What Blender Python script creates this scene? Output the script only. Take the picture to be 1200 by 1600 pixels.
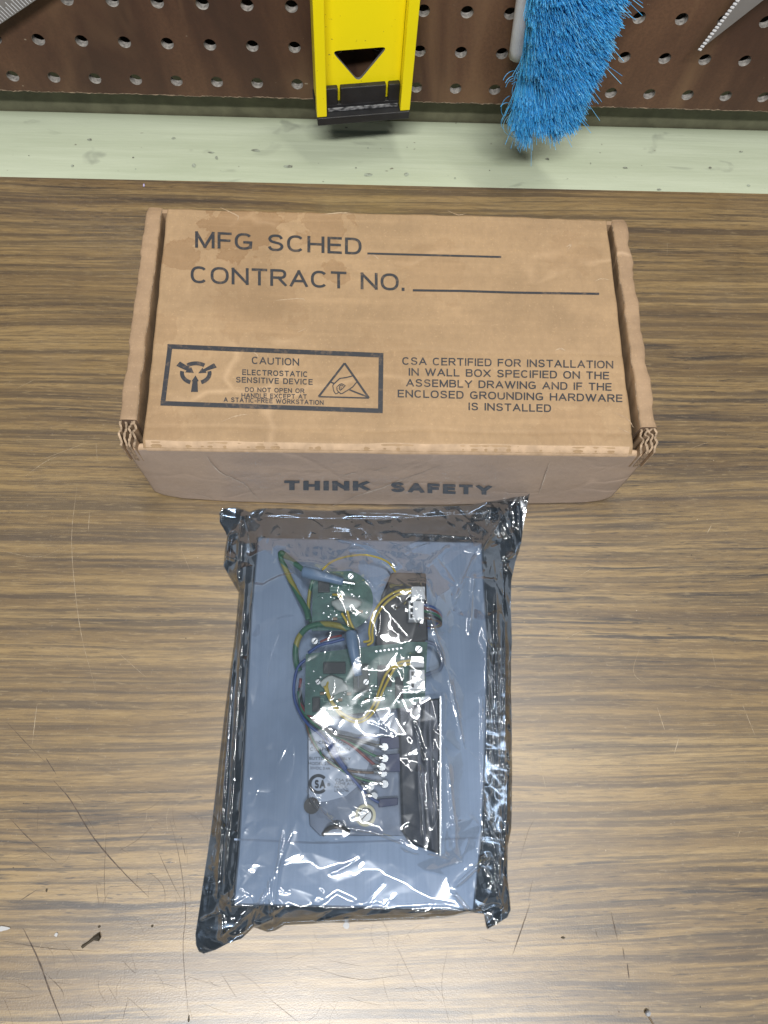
import bpy, bmesh, math, random
import numpy as np
from mathutils import Vector, Matrix, noise as mnoise

for o in list(bpy.data.objects): bpy.data.objects.remove(o)
S = bpy.context.scene
C = S.collection
MM = 0.001
rng = np.random.default_rng(7)
random.seed(7)

# ------------------------------------------------------------------ camera, world, lamps, exposure
FOC = 1173.267                                     # focal length in photograph pixels (1200 wide)
PITCH, YAW, ROLL = 0.355968511, -0.127983149, 0.122831212
CAM = np.array([34.7828, -422.559, 387.28])        # millimetres, bench top at z = 0, pegboard face at y = 0
def rot3(p, y, r):
    cx, sx = math.cos(p), math.sin(p); cz, sz = math.cos(y), math.sin(y); cr, sr = math.cos(r), math.sin(r)
    return (np.array([[cz, -sz, 0], [sz, cz, 0], [0, 0, 1]]) @ np.array([[1, 0, 0], [0, cx, -sx], [0, sx, cx]])
            @ np.array([[cr, -sr, 0], [sr, cr, 0], [0, 0, 1]]))
RC = rot3(PITCH, YAW, ROLL)
cam_d = bpy.data.cameras.new('camera'); cam = bpy.data.objects.new('camera', cam_d); C.objects.link(cam)
cam_d.sensor_fit = 'HORIZONTAL'; cam_d.sensor_width = 36; cam_d.lens = FOC / 1200 * 36
cam_d.clip_start = 0.01; cam_d.clip_end = 50
m4 = Matrix([list(RC[i]) + [CAM[i] * MM] for i in range(3)] + [[0, 0, 0, 1]])
cam.matrix_world = m4
S.camera = cam

W = bpy.data.worlds.new('World'); S.world = W; W.use_nodes = True
wt = W.node_tree; wb = wt.nodes['Background']; wc = wt.nodes.new('ShaderNodeTexCoord'); wx = wt.nodes.new('ShaderNodeSeparateXYZ'); wr_ = wt.nodes.new('ShaderNodeValToRGB')
wt.links.new(wc.outputs['Generated'], wx.inputs[0]); mr = wt.nodes.new('ShaderNodeMapRange'); mr.inputs[1].default_value = -0.35; mr.inputs[2].default_value = 0.45
wt.links.new(wx.outputs['Y'], mr.inputs[0]); wt.links.new(mr.outputs[0], wr_.inputs[0]); wt.links.new(wr_.outputs[0], wb.inputs[0])
wr_.color_ramp.elements[0].color = (0.34, 0.40, 0.48, 1); wr_.color_ramp.elements[1].color = (1.0, 1.13, 1.30, 1)   # bright room ahead, dim behind the viewer
wb.inputs[1].default_value = 0.32

def lamp(name, loc, target, sx, sy, power, col):
    d = bpy.data.lights.new(name, 'AREA'); d.shape = 'RECTANGLE'; d.size = sx; d.size_y = sy
    d.energy = power; d.color = col
    o = bpy.data.objects.new(name, d); C.objects.link(o); o.location = loc
    o.rotation_euler = (Vector(target) - Vector(loc)).to_track_quat('-Z', 'Y').to_euler()
    return o
lamp('ceiling_tube', (0.0, -1.04, 1.46), (0.03, -0.20, 0), 0.8, 0.06, 32, (1.0, 0.995, 0.985))
lamp('ceiling_tube', (0.25, -0.15, 1.75), (0.03, -0.3, 0), 1.0, 0.06, 13, (1.0, 0.97, 0.925))
S.view_settings.view_transform = 'Standard'; S.view_settings.look = 'None'
S.view_settings.exposure = 0.0; S.view_settings.gamma = 1.0
S.cycles.use_denoising = True
S.cycles.transparent_max_bounces = 24; S.cycles.max_bounces = 12
S.cycles.caustics_reflective = False; S.cycles.caustics_refractive = False

# ------------------------------------------------------------------ helpers
def ray(px, py): return RC @ np.array([(px - 600) / FOC, -(py - 800) / FOC, -1.0])
def at(px, py, z=0.0):                             # point at height z seen at a photograph pixel (mm)
    d = ray(px, py); return CAM + d * ((z - CAM[2]) / d[2])
def aty(px, py, y=0.0):                            # point on the upright plane at depth y (mm)
    d = ray(px, py); return CAM + d * ((y - CAM[1]) / d[1])

class MB:
    def __init__(s): s.v = []; s.f = []; s.m = []; s.n = 0
    def add(s, verts, faces, mi=0):
        b = s.n; s.v += [tuple(map(float, p)) for p in verts]; s.n += len(verts)
        for f in faces: s.f.append([b + i for i in f]); s.m.append(mi)
    def box(s, x0, x1, y0, y1, z0, z1, mi=0):
        s.add([(x0, y0, z0), (x1, y0, z0), (x1, y1, z0), (x0, y1, z0), (x0, y0, z1), (x1, y0, z1), (x1, y1, z1), (x0, y1, z1)],
              [(0, 3, 2, 1), (4, 5, 6, 7), (0, 1, 5, 4), (1, 2, 6, 5), (2, 3, 7, 6), (3, 0, 4, 7)], mi)
    def prism(s, poly, ext, mi=0):                 # polygon of 3-D points extruded by a vector
        n = len(poly); a = [np.array(p, float) for p in poly]; e = np.array(ext, float)
        s.add(a + [p + e for p in a], [tuple(range(n))[::-1], tuple(range(n, 2 * n))] +
              [(i, (i + 1) % n, n + (i + 1) % n, n + i) for i in range(n)], mi)
    def tube(s, pts, r, seg=8, mi=0, cap=True):
        P = np.array(pts, float); n = len(P); T = np.gradient(P, axis=0); T /= np.linalg.norm(T, axis=1)[:, None] + 1e-12
        rr = np.full(n, r) if np.isscalar(r) else np.array(r)
        N = np.cross(T[0], [0, 0, 1.0]);
        if np.linalg.norm(N) < 1e-3: N = np.cross(T[0], [0, 1.0, 0])
        vs = []
        for i in range(n):
            N = N - T[i] * (N @ T[i]); N /= np.linalg.norm(N) + 1e-12; B = np.cross(T[i], N)
            for k in range(seg):
                a = 2 * math.pi * k / seg; vs.append(P[i] + rr[i] * (math.cos(a) * N + math.sin(a) * B))
        fs = [(i * seg + k, i * seg + (k + 1) % seg, (i + 1) * seg + (k + 1) % seg, (i + 1) * seg + k) for i in range(n - 1) for k in range(seg)]
        if cap: fs += [tuple(range(seg))[::-1], tuple(range((n - 1) * seg, n * seg))]
        s.add(vs, fs, mi)
    def cyl(s, c, r, h, seg=24, mi=0, r2=None):
        r2 = r if r2 is None else r2; c = np.array(c, float)
        lo = [c + [r * math.cos(2 * math.pi * k / seg), r * math.sin(2 * math.pi * k / seg), 0] for k in range(seg)]
        hi = [c + [r2 * math.cos(2 * math.pi * k / seg), r2 * math.sin(2 * math.pi * k / seg), h] for k in range(seg)]
        s.add(lo + hi, [tuple(range(seg))[::-1], tuple(range(seg, 2 * seg))] + [(k, (k + 1) % seg, seg + (k + 1) % seg, seg + k) for k in range(seg)], mi)
    def strip(s, pts, w, nrm=(0, 0, 1), mi=0):     # flat ribbon along a polyline
        P = np.array(pts, float); T = np.gradient(P, axis=0); B = np.cross(np.array(nrm, float), T)
        B /= np.linalg.norm(B, axis=1)[:, None] + 1e-12
        ww = (np.full(len(P), w) if np.isscalar(w) else np.array(w))[:, None] / 2
        n = len(P); s.add(list(P - B * ww) + list(P + B * ww), [(i, i + 1, n + i + 1, n + i) for i in range(n - 1)], mi)
    def build(s, name, mats, parent=None, smooth=False, bevel=0, scale=MM):
        me = bpy.data.meshes.new(name)
        me.from_pydata([(x * scale, y * scale, z * scale) for x, y, z in s.v], [], s.f); 
        for m in (mats if isinstance(mats, (list, tuple)) else [mats]): me.materials.append(m)
        me.polygons.foreach_set('material_index', s.m)
        bm = bmesh.new(); bm.from_mesh(me); bmesh.ops.recalc_face_normals(bm, faces=bm.faces); bm.to_mesh(me); bm.free()
        if smooth: me.polygons.foreach_set('use_smooth', [True] * len(me.polygons))
        o = bpy.data.objects.new(name, me); C.objects.link(o)
        if parent: o.parent = parent
        if bevel:
            b = o.modifiers.new('bevel', 'BEVEL'); b.width = bevel * MM; b.segments = 2; b.limit_method = 'ANGLE'; b.angle_limit = math.radians(40)
        me.update(); return o
def grid_obj(name, V, mats, parent=None, smooth=True, flip=False, fmat=None):   # V: (ny, nx, 3) in mm
    ny, nx, _ = V.shape; i = np.arange(ny * nx).reshape(ny, nx)
    F = np.stack([i[:-1, :-1], i[:-1, 1:], i[1:, 1:], i[1:, :-1]], -1).reshape(-1, 4)
    if flip: F = F[:, ::-1]
    me = bpy.data.meshes.new(name); me.vertices.add(ny * nx); me.vertices.foreach_set('co', (V * MM).astype(np.float32).ravel())
    me.loops.add(F.size); me.loops.foreach_set('vertex_index', F.astype(np.int32).ravel())
    me.polygons.add(len(F)); me.polygons.foreach_set('loop_start', np.arange(0, F.size, 4, dtype=np.int32))
    me.update(calc_edges=True); me.validate()
    for m in (mats if isinstance(mats, (list, tuple)) else [mats]): me.materials.append(m)
    if fmat is not None: me.polygons.foreach_set('material_index', fmat.astype(np.int32).ravel())
    if smooth: me.polygons.foreach_set('use_smooth', [True] * len(me.polygons))
    o = bpy.data.objects.new(name, me); C.objects.link(o)
    if parent: o.parent = parent
    return o
def thing(name, label, cat, loc=(0, 0, 0), rz=0, group=None):
    o = bpy.data.objects.new(name, None); C.objects.link(o); o.empty_display_size = 0.01
    o.location = [a * MM for a in loc]; o.rotation_euler = (0, 0, rz)
    o['label'] = label; o['category'] = cat
    if group: o['group'] = group
    return o
def tag(o, label, cat, group=None):
    o['label'] = label; o['category'] = cat
    if group: o['group'] = group
    return o
def crom(pts, n=8):                                # Catmull-Rom smoothing of a polyline
    P = [np.array(p, float) for p in pts]; P = [2 * P[0] - P[1]] + P + [2 * P[-1] - P[-2]]; out = []
    for i in range(1, len(P) - 2):
        for k in range(n):
            t = k / n; a, b, c, d = P[i - 1:i + 3]
            out.append(0.5 * (2 * b + (c - a) * t + (2 * a - 5 * b + 4 * c - d) * t * t + (3 * b - a - 3 * c + d) * t ** 3))
    out.append(P[-2]); return np.array(out)
_sm = {}
def snoise(x, y, seed=0):                          # smooth value noise on arrays
    def h(i, j): 
        v = np.sin(i * 127.1 + j * 311.7 + seed * 74.7) * 43758.5453; return v - np.floor(v)
    xi, yi = np.floor(x), np.floor(y); fx, fy = x - xi, y - yi; fx = fx * fx * (3 - 2 * fx); fy = fy * fy * (3 - 2 * fy)
    return ((h(xi, yi) * (1 - fx) + h(xi + 1, yi) * fx) * (1 - fy) + (h(xi, yi + 1) * (1 - fx) + h(xi + 1, yi + 1) * fx) * fy) * 2 - 1

# ------------------------------------------------------------------ material helpers
class NT:
    def __init__(s, name):
        s.m = bpy.data.materials.new(name); s.m.use_nodes = True; s.t = s.m.node_tree; s.b = s.t.nodes['Principled BSDF']; s.out = s.t.nodes['Material Output']
        s.co = None
    def n(s, t, **k):
        nd = s.t.nodes.new(t)
        for a, v in k.items(): setattr(nd, a, v)
        return nd
    def l(s, a, b): s.t.links.new(a, b)
    def coord(s, scale=(1, 1, 1), loc=(0, 0, 0), vec=None):
        if s.co is None: s.co = s.n('ShaderNodeTexCoord').outputs['Object']
        mp = s.n('ShaderNodeMapping'); mp.inputs['Scale'].default_value = scale; mp.inputs['Location'].default_value = loc
        s.l(vec if vec is not None else s.co, mp.inputs[0]); return mp.outputs[0]
    def noise(s, vec, scale=1, detail=4, rough=0.55, dist=0):
        nd = s.n('ShaderNodeTexNoise'); nd.inputs['Scale'].default_value = scale; nd.inputs['Detail'].default_value = detail
        nd.inputs['Roughness'].default_value = rough; nd.inputs['Distortion'].default_value = dist; s.l(vec, nd.inputs['Vector']); return nd.outputs[0]
    def ramp(s, fac, stops):
        r = s.n('ShaderNodeValToRGB'); e = r.color_ramp.elements
        while len(e) < len(stops): e.new(0.5)
        for i, (p, c) in enumerate(stops): e[i].position = p; e[i].color = (c if len(c) == 4 else (*c, 1)) if not np.isscalar(c) else (c, c, c, 1)
        s.l(fac, r.inputs[0]); return r.outputs[0]
    def mix(s, fac, a, b, mode='MIX'):
        nd = s.n('ShaderNodeMix', data_type='RGBA', blend_type=mode)
        for sock, v in ((nd.inputs[0], fac), (nd.inputs[6], a), (nd.inputs[7], b)):
            if hasattr(v, 'links') : s.l(v, sock)
            elif np.isscalar(v): sock.default_value = v
            else: sock.default_value = (*v, 1) if len(v) == 3 else v
        return nd.outputs[2]
    def math(s, op, a, b=0.0, clamp=False):
        nd = s.n('ShaderNodeMath', operation=op, use_clamp=clamp)
        for i, v in enumerate((a, b)):
            if hasattr(v, 'links'): s.l(v, nd.inputs[i])
            else: nd.inputs[i].default_value = v
        return nd.outputs[0]
    def bump(s, h, strength=0.3, dist=0.001, prev=None):
        b = s.n('ShaderNodeBump'); b.inputs['Strength'].default_value = strength; b.inputs['Distance'].default_value = dist
        s.l(h, b.inputs['Height'])
        if prev is not None: s.l(prev, b.inputs['Normal'])
        s.l(b.outputs[0], s.b.inputs['Normal']); return b.outputs[0]
    def set(s, **k):
        for a, v in k.items():
            i = s.b.inputs[a.replace('_', ' ')]
            if hasattr(v, 'links'): s.l(v, i)
            else: i.default_value = (*v, 1) if (not np.isscalar(v) and len(v) == 3) else v
        return s
def simple(name, col, rough=0.5, metal=0.0, var=0.12, scale=60, bump=0.0, bscale=300, spec=0.5):
    t = NT(name); v = t.noise(t.coord(), scale, 5)
    dark = tuple(c * (1 - 2 * var) for c in col); lite = tuple(min(1, c * (1 + var)) for c in col)
    t.set(Base_Color=t.ramp(v, [(0.3, dark), (0.7, lite)]), Roughness=rough, Metallic=metal); t.b.inputs['Specular IOR Level'].default_value = spec
    if bump: t.bump(t.noise(t.coord(), bscale, 3), bump, 0.0005)
    return t.m

# ------------------------------------------------------------------ bench top
def mat_wood():
    t = NT('wood_grain_laminate'); c = t.coord()
    warp = t.noise(t.coord((2.2, 7.0, 1)), 1.0, 3, 0.5)
    sub = t.n('ShaderNodeVectorMath', operation='MULTIPLY_ADD'); sub.inputs[1].default_value = (0, 0.022, 0)
    cx = t.n('ShaderNodeCombineXYZ'); t.l(warp, cx.inputs[1]); t.l(cx.outputs[0], sub.inputs[0]); t.l(c, sub.inputs[2]); g = sub.outputs[0]
    broad = t.noise(t.coord((1.2, 34, 1), vec=g), 1, 4, 0.55)
    mid = t.noise(t.coord((3.2, 150, 1), (3, 1, 0), vec=g), 1, 5, 0.62, 0.3)
    streak = t.noise(t.coord((5.0, 300, 1), (8, 2, 0), vec=g), 1, 5, 0.65, 0.5)
    fine = t.noise(t.coord((55, 620, 1), vec=g), 1, 4, 0.75); tick = t.noise(t.coord((90, 900, 1), (2, 7, 0), vec=g), 1, 2, 0.6)
    dash = t.noise(t.coord((9, 240, 1), (9, 4, 0), vec=g), 1, 4, 0.6, 0.3)
    gate = t.noise(t.coord((3.0, 30, 1), (5, 5, 0), vec=g), 1, 3, 0.5)
    mixed = t.math('ADD', t.math('MULTIPLY', broad, 0.40), t.math('MULTIPLY', mid, 0.60))
    col = t.ramp(mixed, [(0.35, (0.105, 0.070, 0.038)), (0.44, (0.172, 0.114, 0.052)), (0.53, (0.250, 0.168, 0.072)), (0.66, (0.305, 0.214, 0.098))])
    col = t.mix(t.ramp(streak, [(0.40, 0.7), (0.53, 0.0)]), col, (0.062, 0.046, 0.032))
    col = t.mix(t.math('MULTIPLY', t.ramp(dash, [(0.53, 0.0), (0.62, 1.0)]), t.ramp(gate, [(0.47, 0.0), (0.58, 0.9)])), col, (0.034, 0.028, 0.025))
    col = t.mix(t.ramp(fine, [(0.36, 0.52), (0.54, 0.0)]), col, (0.078, 0.054, 0.036))
    col = t.mix(t.math('MULTIPLY', t.ramp(tick, [(0.60, 0.0), (0.70, 0.8)]), t.ramp(gate, [(0.40, 0.15), (0.58, 1.0)])), col, (0.040, 0.030, 0.024))
    col = t.mix(t.ramp(tick, [(0.30, 0.35), (0.42, 0.0)]), col, (0.36, 0.265, 0.135))
    worn = t.noise(t.coord((9, 9, 1)), 1, 6, 0.6)
    col = t.mix(t.ramp(worn, [(0.52, 0.0), (0.78, 0.16)]), col, (0.27, 0.22, 0.165))
    speck = t.noise(t.coord((700, 700, 1)), 1, 2, 0.5)
    col = t.mix(t.ramp(speck, [(0.64, 0.0), (0.74, 0.16)]), col, (0.40, 0.34, 0.26))
    t.set(Base_Color=col, Roughness=t.ramp(t.noise(t.coord((14, 40, 1)), 1, 5, 0.6), [(0.3, 0.32), (0.7, 0.42)]))
    t.b.inputs['Specular IOR Level'].default_value = 0.62; t.set(Coat_Weight=0.55, Coat_Roughness=0.36)
    b = t.bump(t.noise(t.coord((1150, 1600, 1)), 1, 2, 0.7), 0.34, 0.00022)
    sc = t.n('ShaderNodeTexVoronoi', feature='DISTANCE_TO_EDGE'); sc.inputs['Scale'].default_value = 34; t.l(t.coord((1, 1.5, 1), (0.3, 0.1, 0)), sc.inputs['Vector'])
    return t.m
M_wood = mat_wood()
t = NT('dark_scratch'); t.set(Base_Color=t.ramp(t.noise(t.coord(), 400, 3), [(0.3, (0.035, 0.028, 0.024)), (0.75, (0.14, 0.10, 0.07))]), Roughness=0.8); M_scr_d = t.m
t = NT('pale_scratch'); t.set(Base_Color=t.ramp(t.noise(t.coord(), 400, 3), [(0.35, (0.25, 0.18, 0.10)), (0.7, (0.46, 0.38, 0.27))]), Roughness=0.6); M_scr_l = t.m

BACK = -51.5                                       # rear edge of the bench top, mm
b = MB(); b.box(-900, 900, -1100, BACK, -28, 0)
bench = b.build('bench_top', M_wood); bench['kind'] = 'structure'
sm = MB()
def scratch(pts, w, mi):
    P = crom([at(x, y, 0.06) for x, y in pts], 10); k = len(P); ww = w * np.sin(np.linspace(0.25, math.pi - 0.15, k)) * (0.65 + 0.5 * rng.random(k))
    P[:, :2] += rng.normal(0, 0.03, (k, 2)); sm.strip(P, ww, mi=mi)
for pts, w in (([(72, 1185), (88, 1210)], .5), ([(84, 1220), (110, 1250), (145, 1307), (190, 1360), (233, 1402)], .62), ([(16, 1279), (45, 1310), (89, 1348)], .38),
               ([(36, 1450), (60, 1500), (80, 1555), (98, 1600)], .75), ([(12, 1130), (40, 1160), (70, 1190)], .25), ([(265, 1280), (280, 1340), (290, 1420), (286, 1480), (292, 1560), (296, 1600)], .26),
               ([(247, 1330), (265, 1370), (285, 1410)], .22), ([(243, 1286), (215, 1312), (184, 1331)], .22), ([(166, 1300), (163, 1370), (165, 1418)], .22), ([(30, 1408), (58, 1390)], .4),
               ([(285, 1315), (290, 1338)], .35), ([(829, 1410), (812, 1460), (801, 1492)], .45), ([(832, 1375), (825, 1410)], .22), ([(955, 1425), (965, 1470)], .5), ([(973, 1480), (976, 1500)], .45),
               ([(980, 1505), (983, 1530)], .8), ([(930, 1452), (934, 1465)], .3), ([(190, 1500), (212, 1520), (205, 1490)], .16), ([(230, 1360), (255, 1385), (258, 1420)], .18), ([(0, 1470), (80, 1482), (160, 1487)], .22),
               ([(70, 1520), (95, 1545), (100, 1560)], .2), ([(200, 1560), (190, 1600)], .2), ([(150, 1380), (155, 1415)], .2), ([(812, 1345), (825, 1300), (835, 1280)], .18), ([(1060, 1060), (1020, 1055)], .15),
               ([(610, 1460), (660, 1560)], .14), ([(480, 1510), (560, 1530), (640, 1522)], .13), ([(420, 1560), (470, 1600)], .16), ([(700, 1480), (690, 1540), (700, 1590)], .13), ([(345, 1520), (370, 1560)], .15),
               ([(210, 1270), (235, 1262), (262, 1240)], .13), ([(130, 1270), (150, 1300)], .14), ([(60, 1260), (58, 1300)], .13)):
    scratch(pts, w, 1)
for pts, w in (([(120, 760), (112, 850), (125, 980), (150, 1080)], .22), ([(60, 720), (100, 705), (140, 690)], .2), ([(38, 745), (70, 722), (92, 712)], .2), ([(140, 800), (138, 830)], .3), ([(1027, 1105), (1039, 1142)], .4),
               ([(1160, 1100), (1180, 1150)], .3), ([(1061, 1152), (1053, 1180)], .35), ([(1157, 1296), (1152, 1310)], .3), ([(1112, 820), (1104, 835)], .4), ([(880, 1000), (910, 985)], .2), ([(58, 1100), (50, 1165)], .28),
               ([(0, 860), (60, 870), (110, 850)], .14), ([(1080, 700), (1110, 690)], .2), ([(1043, 380), (1042, 400)], .25), ([(150, 690), (152, 720)], .2), ([(185, 1020), (230, 1060)], .16), ([(1110, 1010), (1120, 1050)], .16),
               ([(840, 1180), (855, 1240)], .14), ([(1000, 1010), (990, 1050), (1010, 1070)], .2), ([(905, 900), (930, 885)], .16), ([(20, 610), (60, 590)], .16), ([(280, 850), (300, 900)], .14)):
    scratch(pts, w, 2)
for i in range(130):                               # hair-thin worn scratches on the sitting side of the bench
    x, y = rng.uniform(0, 760), rng.uniform(1230, 1600); a = rng.normal(1.3, 0.8); ln = rng.uniform(8, 60)
    cv = rng.uniform(-0.3, 0.3); scratch([(x, y), (x + ln / 2 * math.cos(a), y + ln / 2 * math.sin(a)), (x + ln * math.cos(a + cv), y + ln * math.sin(a + cv))], rng.uniform(.06, .13), 1 if rng.random() < .75 else 2)
for i in range(90):
    x, y = rng.uniform(0, 1200), rng.uniform(300, 1600)
    if 190 < x < 1020 and 310 < y < 790: continue
    p = at(x, y, 0.06); r = rng.uniform(.12, .42); k = 7
    sm.add([p + [r * rng.uniform(.6, 1.3) * math.cos(6.283 * j / k), r * rng.uniform(.6, 1.3) * math.sin(6.283 * j / k), 0] for j in range(k)], [tuple(range(k))], 1 if rng.random() < .6 else 2)
o = sm.build('scratches', [M_wood, M_scr_d, M_scr_l], bench)

# ------------------------------------------------------------------ wall side: ledge, strip, pegboard
def mat_green():
    t = NT('pale_green_paint'); n1 = t.noise(t.coord((5, 60, 60)), 1, 6, 0.65)
    col = t.ramp(n1, [(0.3, (0.415, 0.46, 0.325)), (0.7, (0.525, 0.57, 0.425))])
    d = t.noise(t.coord((26, 60, 40), (2, 0, 1)), 1, 3, 0.5, 0.5)
    col = t.mix(t.ramp(d, [(0.64, 0.0), (0.74, 0.55)]), col, (0.16, 0.17, 0.14))
    d2 = t.noise(t.coord((170, 210, 170)), 1, 2, 0.5)
    col = t.mix(t.ramp(d2, [(0.74, 0.0), (0.79, 0.8)]), col, (0.14, 0.12, 0.09))
    t.set(Base_Color=col, Roughness=0.42); t.bump(t.noise(t.coord((12, 260, 260)), 1, 5, 0.6), 0.4, 0.0006); return t.m
M_green = mat_green()
b = MB(); nx = 240
LB = 15.0; LZ = -8.0                                           # where the ledge meets the wall strip
xs = np.linspace(-700, 800, nx)
prof = [(BACK + 0.6, -40), (BACK + 0.6, 0.2), (BACK + 1.4, 1.0), (BACK + 4, 1.4), (-20, 1.5), (LB - 7, 1.6), (LB - 2, 1.4), (LB - 0.8, 0.6), (LB - 0.1, -4)]
V = np.array([[(x, y, z + (LZ - 1.5) + 0.25 * snoise(np.array(x / 40.), np.array(y / 9.), 3)) for x in xs] for y, z in prof])
ledge = grid_obj('painted_ledge', V, M_green, smooth=True)
tag(ledge, 'pale mint green painted wooden ledge between bench top and pegboard', 'ledge')
# dents and nail marks in the paint
t = NT('paint_scuff'); t.set(Base_Color=t.ramp(t.noise(t.coord(), 350, 4), [(0.35, (0.12, 0.115, 0.09)), (0.6, (0.36, 0.40, 0.31))]), Roughness=0.7); M_scuff = t.m
for x, y, r, sx in ((303, 258, 2.6, .6), (338, 246, 1.7, .8), (113, 259, 1.6, .7), (208, 246, .9, 1), (271, 216, 1.3, 1.5), (140, 218, 1.6, 1.2), (635, 272, 2.0, 1), (711, 278, 1.0, .8), (575, 231, .7, 1), (541, 199, 1.0, 1.6), (636, 230, .8, .5),
                 (556, 262, .8, 1), (575, 273, 1.6, 2.6), (855, 248, 1.1, 1.4), (857, 249, .7, 1), (977, 262, 1.2, 2), (1110, 262, 1.2, 1.2), (1158, 237, 1.0, 1.6), (190, 172, .6, 1), (45, 243, .5, 1), (340, 248, .8, .5), (212, 264, .6, 1), (923, 255, 1, .5),
                 (1170, 290, 1.5, 1), (450, 260, 1.5, 3), (400, 235, 1.4, 3), (330, 238, .8, 4), (765, 266, .6, .8), (1030, 296, 1.2, 1.6)):
    p = at(x, y, LZ + 0.42); k = 10; dm = MB(); r *= 0.8
    dm.add([p + [r * sx * rng.uniform(.7, 1.2) * math.cos(6.283 * j / k), r * rng.uniform(.7, 1.2) * math.sin(6.283 * j / k), 0] for j in range(k)], [tuple(range(k))]); dm.build('paint_dent', M_scuff, ledge)
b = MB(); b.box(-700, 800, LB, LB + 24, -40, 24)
M_strip = simple('shaded_green_paint', (0.125, 0.12, 0.075), 0.6, var=0.15, scale=90)  # green darkened to olive: the pegboard's shade is put into the batten colour
strip = tag(b.build('wall_batten', M_strip), 'green batten with pegboard shade painted into its colour, recessed under the lower edge of pegboard', 'batten')
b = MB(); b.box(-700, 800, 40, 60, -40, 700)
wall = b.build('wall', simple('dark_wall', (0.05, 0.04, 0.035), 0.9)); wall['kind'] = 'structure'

def mat_peg():
    t = NT('brown_hardboard'); n1 = t.noise(t.coord((14, 1, 5)), 1, 5, 0.6, 0.5)
    col = t.ramp(n1, [(0.32, (0.034, 0.017, 0.011)), (0.48, (0.072, 0.034, 0.020)), (0.66, (0.145, 0.074, 0.040))])
    f = t.noise(t.coord((500, 500, 500)), 1, 4, 0.7); col = t.mix(t.ramp(f, [(0.35, 0.35), (0.6, 0.0)]), col, (0.045, 0.024, 0.016))
    s = t.noise(t.coord((16, 4, 4), (3, 0, 2)), 1, 4, 0.55, 0.8); col = t.mix(t.ramp(s, [(0.52, 0.0), (0.68, 0.6)]), col, (0.22, 0.13, 0.068))
    sp = t.noise(t.coord((240, 240, 240), (1, 1, 1)), 1, 2, 0.5); col = t.mix(t.ramp(sp, [(0.74, 0.0), (0.78, 0.8)]), col, (0.36, 0.30, 0.22))
    t.set(Base_Color=col, Roughness=0.62); t.bump(f, 0.25, 0.0004); return t.m
M_peg = mat_peg()
M_lip = simple('grey_hole_rim', (0.34, 0.315, 0.285), 0.9, var=0.30, scale=500)
PZ = 80.96                                         # height of the first hole row above the bench
bm = bmesh.new(); P1 = 25.4; R1 = 3.75; SEG = 24; TH = 4.6
def hole_ring(cx, cz, y): return [bm.verts.new(((cx + R1 * math.cos(2 * math.pi * k / SEG)) * MM, y * MM, (cz + R1 * math.sin(2 * math.pi * k / SEG)) * MM)) for k in range(SEG)]
def sq_pt(k, cx, cz, zl, zh):                      # matching point on the cell's outline
    a = 2 * math.pi * k / SEG; c, s = math.cos(a), math.sin(a); q = max(abs(c), abs(s)); x, z = c / q, s / q
    return (cx + x * P1 / 2, cz + (z * zh if z > 0 else z * zl))
for i in range(-22, 28):
    for j in range(-2, 14):
        cx, cz = i * P1, PZ + j * P1; zl = 10.7 if j == -2 else P1 / 2
        a = hole_ring(cx, cz, 0); d = hole_ring(cx, cz, TH)
        sq = []
        for k in range(SEG):
            x, z = sq_pt(k, cx, cz, zl, P1 / 2)
            if j == -2 and z < cz - zl + 0.01: z += 0.35 * math.sin(x * 1.7) * math.sin(x * 0.37) 
            sq.append(bm.verts.new((x * MM, 0, z * MM)))
        for k in range(SEG):
            k2 = (k + 1) % SEG
            bm.faces.new((sq[k], sq[k2], a[k2], a[k])); f = bm.faces.new((a[k], a[k2], d[k2], d[k])); f.material_index = 1
x0, x1, z0, z1 = -22.5 * P1, 27.5 * P1, PZ - 2 * P1 - 10.7, PZ + 13.5 * P1
q = [bm.verts.new((x * MM, y * MM, z0 * MM)) for x in (x0, x1) for y in (0.02, TH)]
f = bm.faces.new((q[0], q[1], q[3], q[2]))
bmesh.ops.remove_doubles(bm, verts=bm.verts, dist=1e-6); bmesh.ops.recalc_face_normals(bm, faces=bm.faces)
me = bpy.data.meshes.new('pegboard'); bm.to_mesh(me); bm.free(); me.materials.append(M_peg); me.materials.append(M_lip)
peg = bpy.data.objects.new('pegboard', me); C.objects.link(peg)
tag(peg, 'dark brown hardboard pegboard with rows of round holes', 'pegboard')
b = MB()                                           # fuzzy worn lower edge
xx = np.arange(-560, 690, 1.5); zz = z0 - 0.15 + 0.4 * snoise(xx / 4, xx * 0, 2) + 0.35 * np.sin(xx * 1.7) * np.sin(xx * .37)
b.add([(x, -0.12, z) for x, z in zip(xx, zz)] + [(x, -0.10, z + 0.55 + 0.4 * snoise(np.array(x / 3.), np.array(0.), 9)) for x, z in zip(xx, zz)], [(i, i + 1, len(xx) + i + 1, len(xx) + i) for i in range(len(xx) - 1)])
b.build('frayed_edge', simple('frayed_fibre', (0.30, 0.22, 0.15), 0.9, var=0.4, scale=300), peg)

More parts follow.
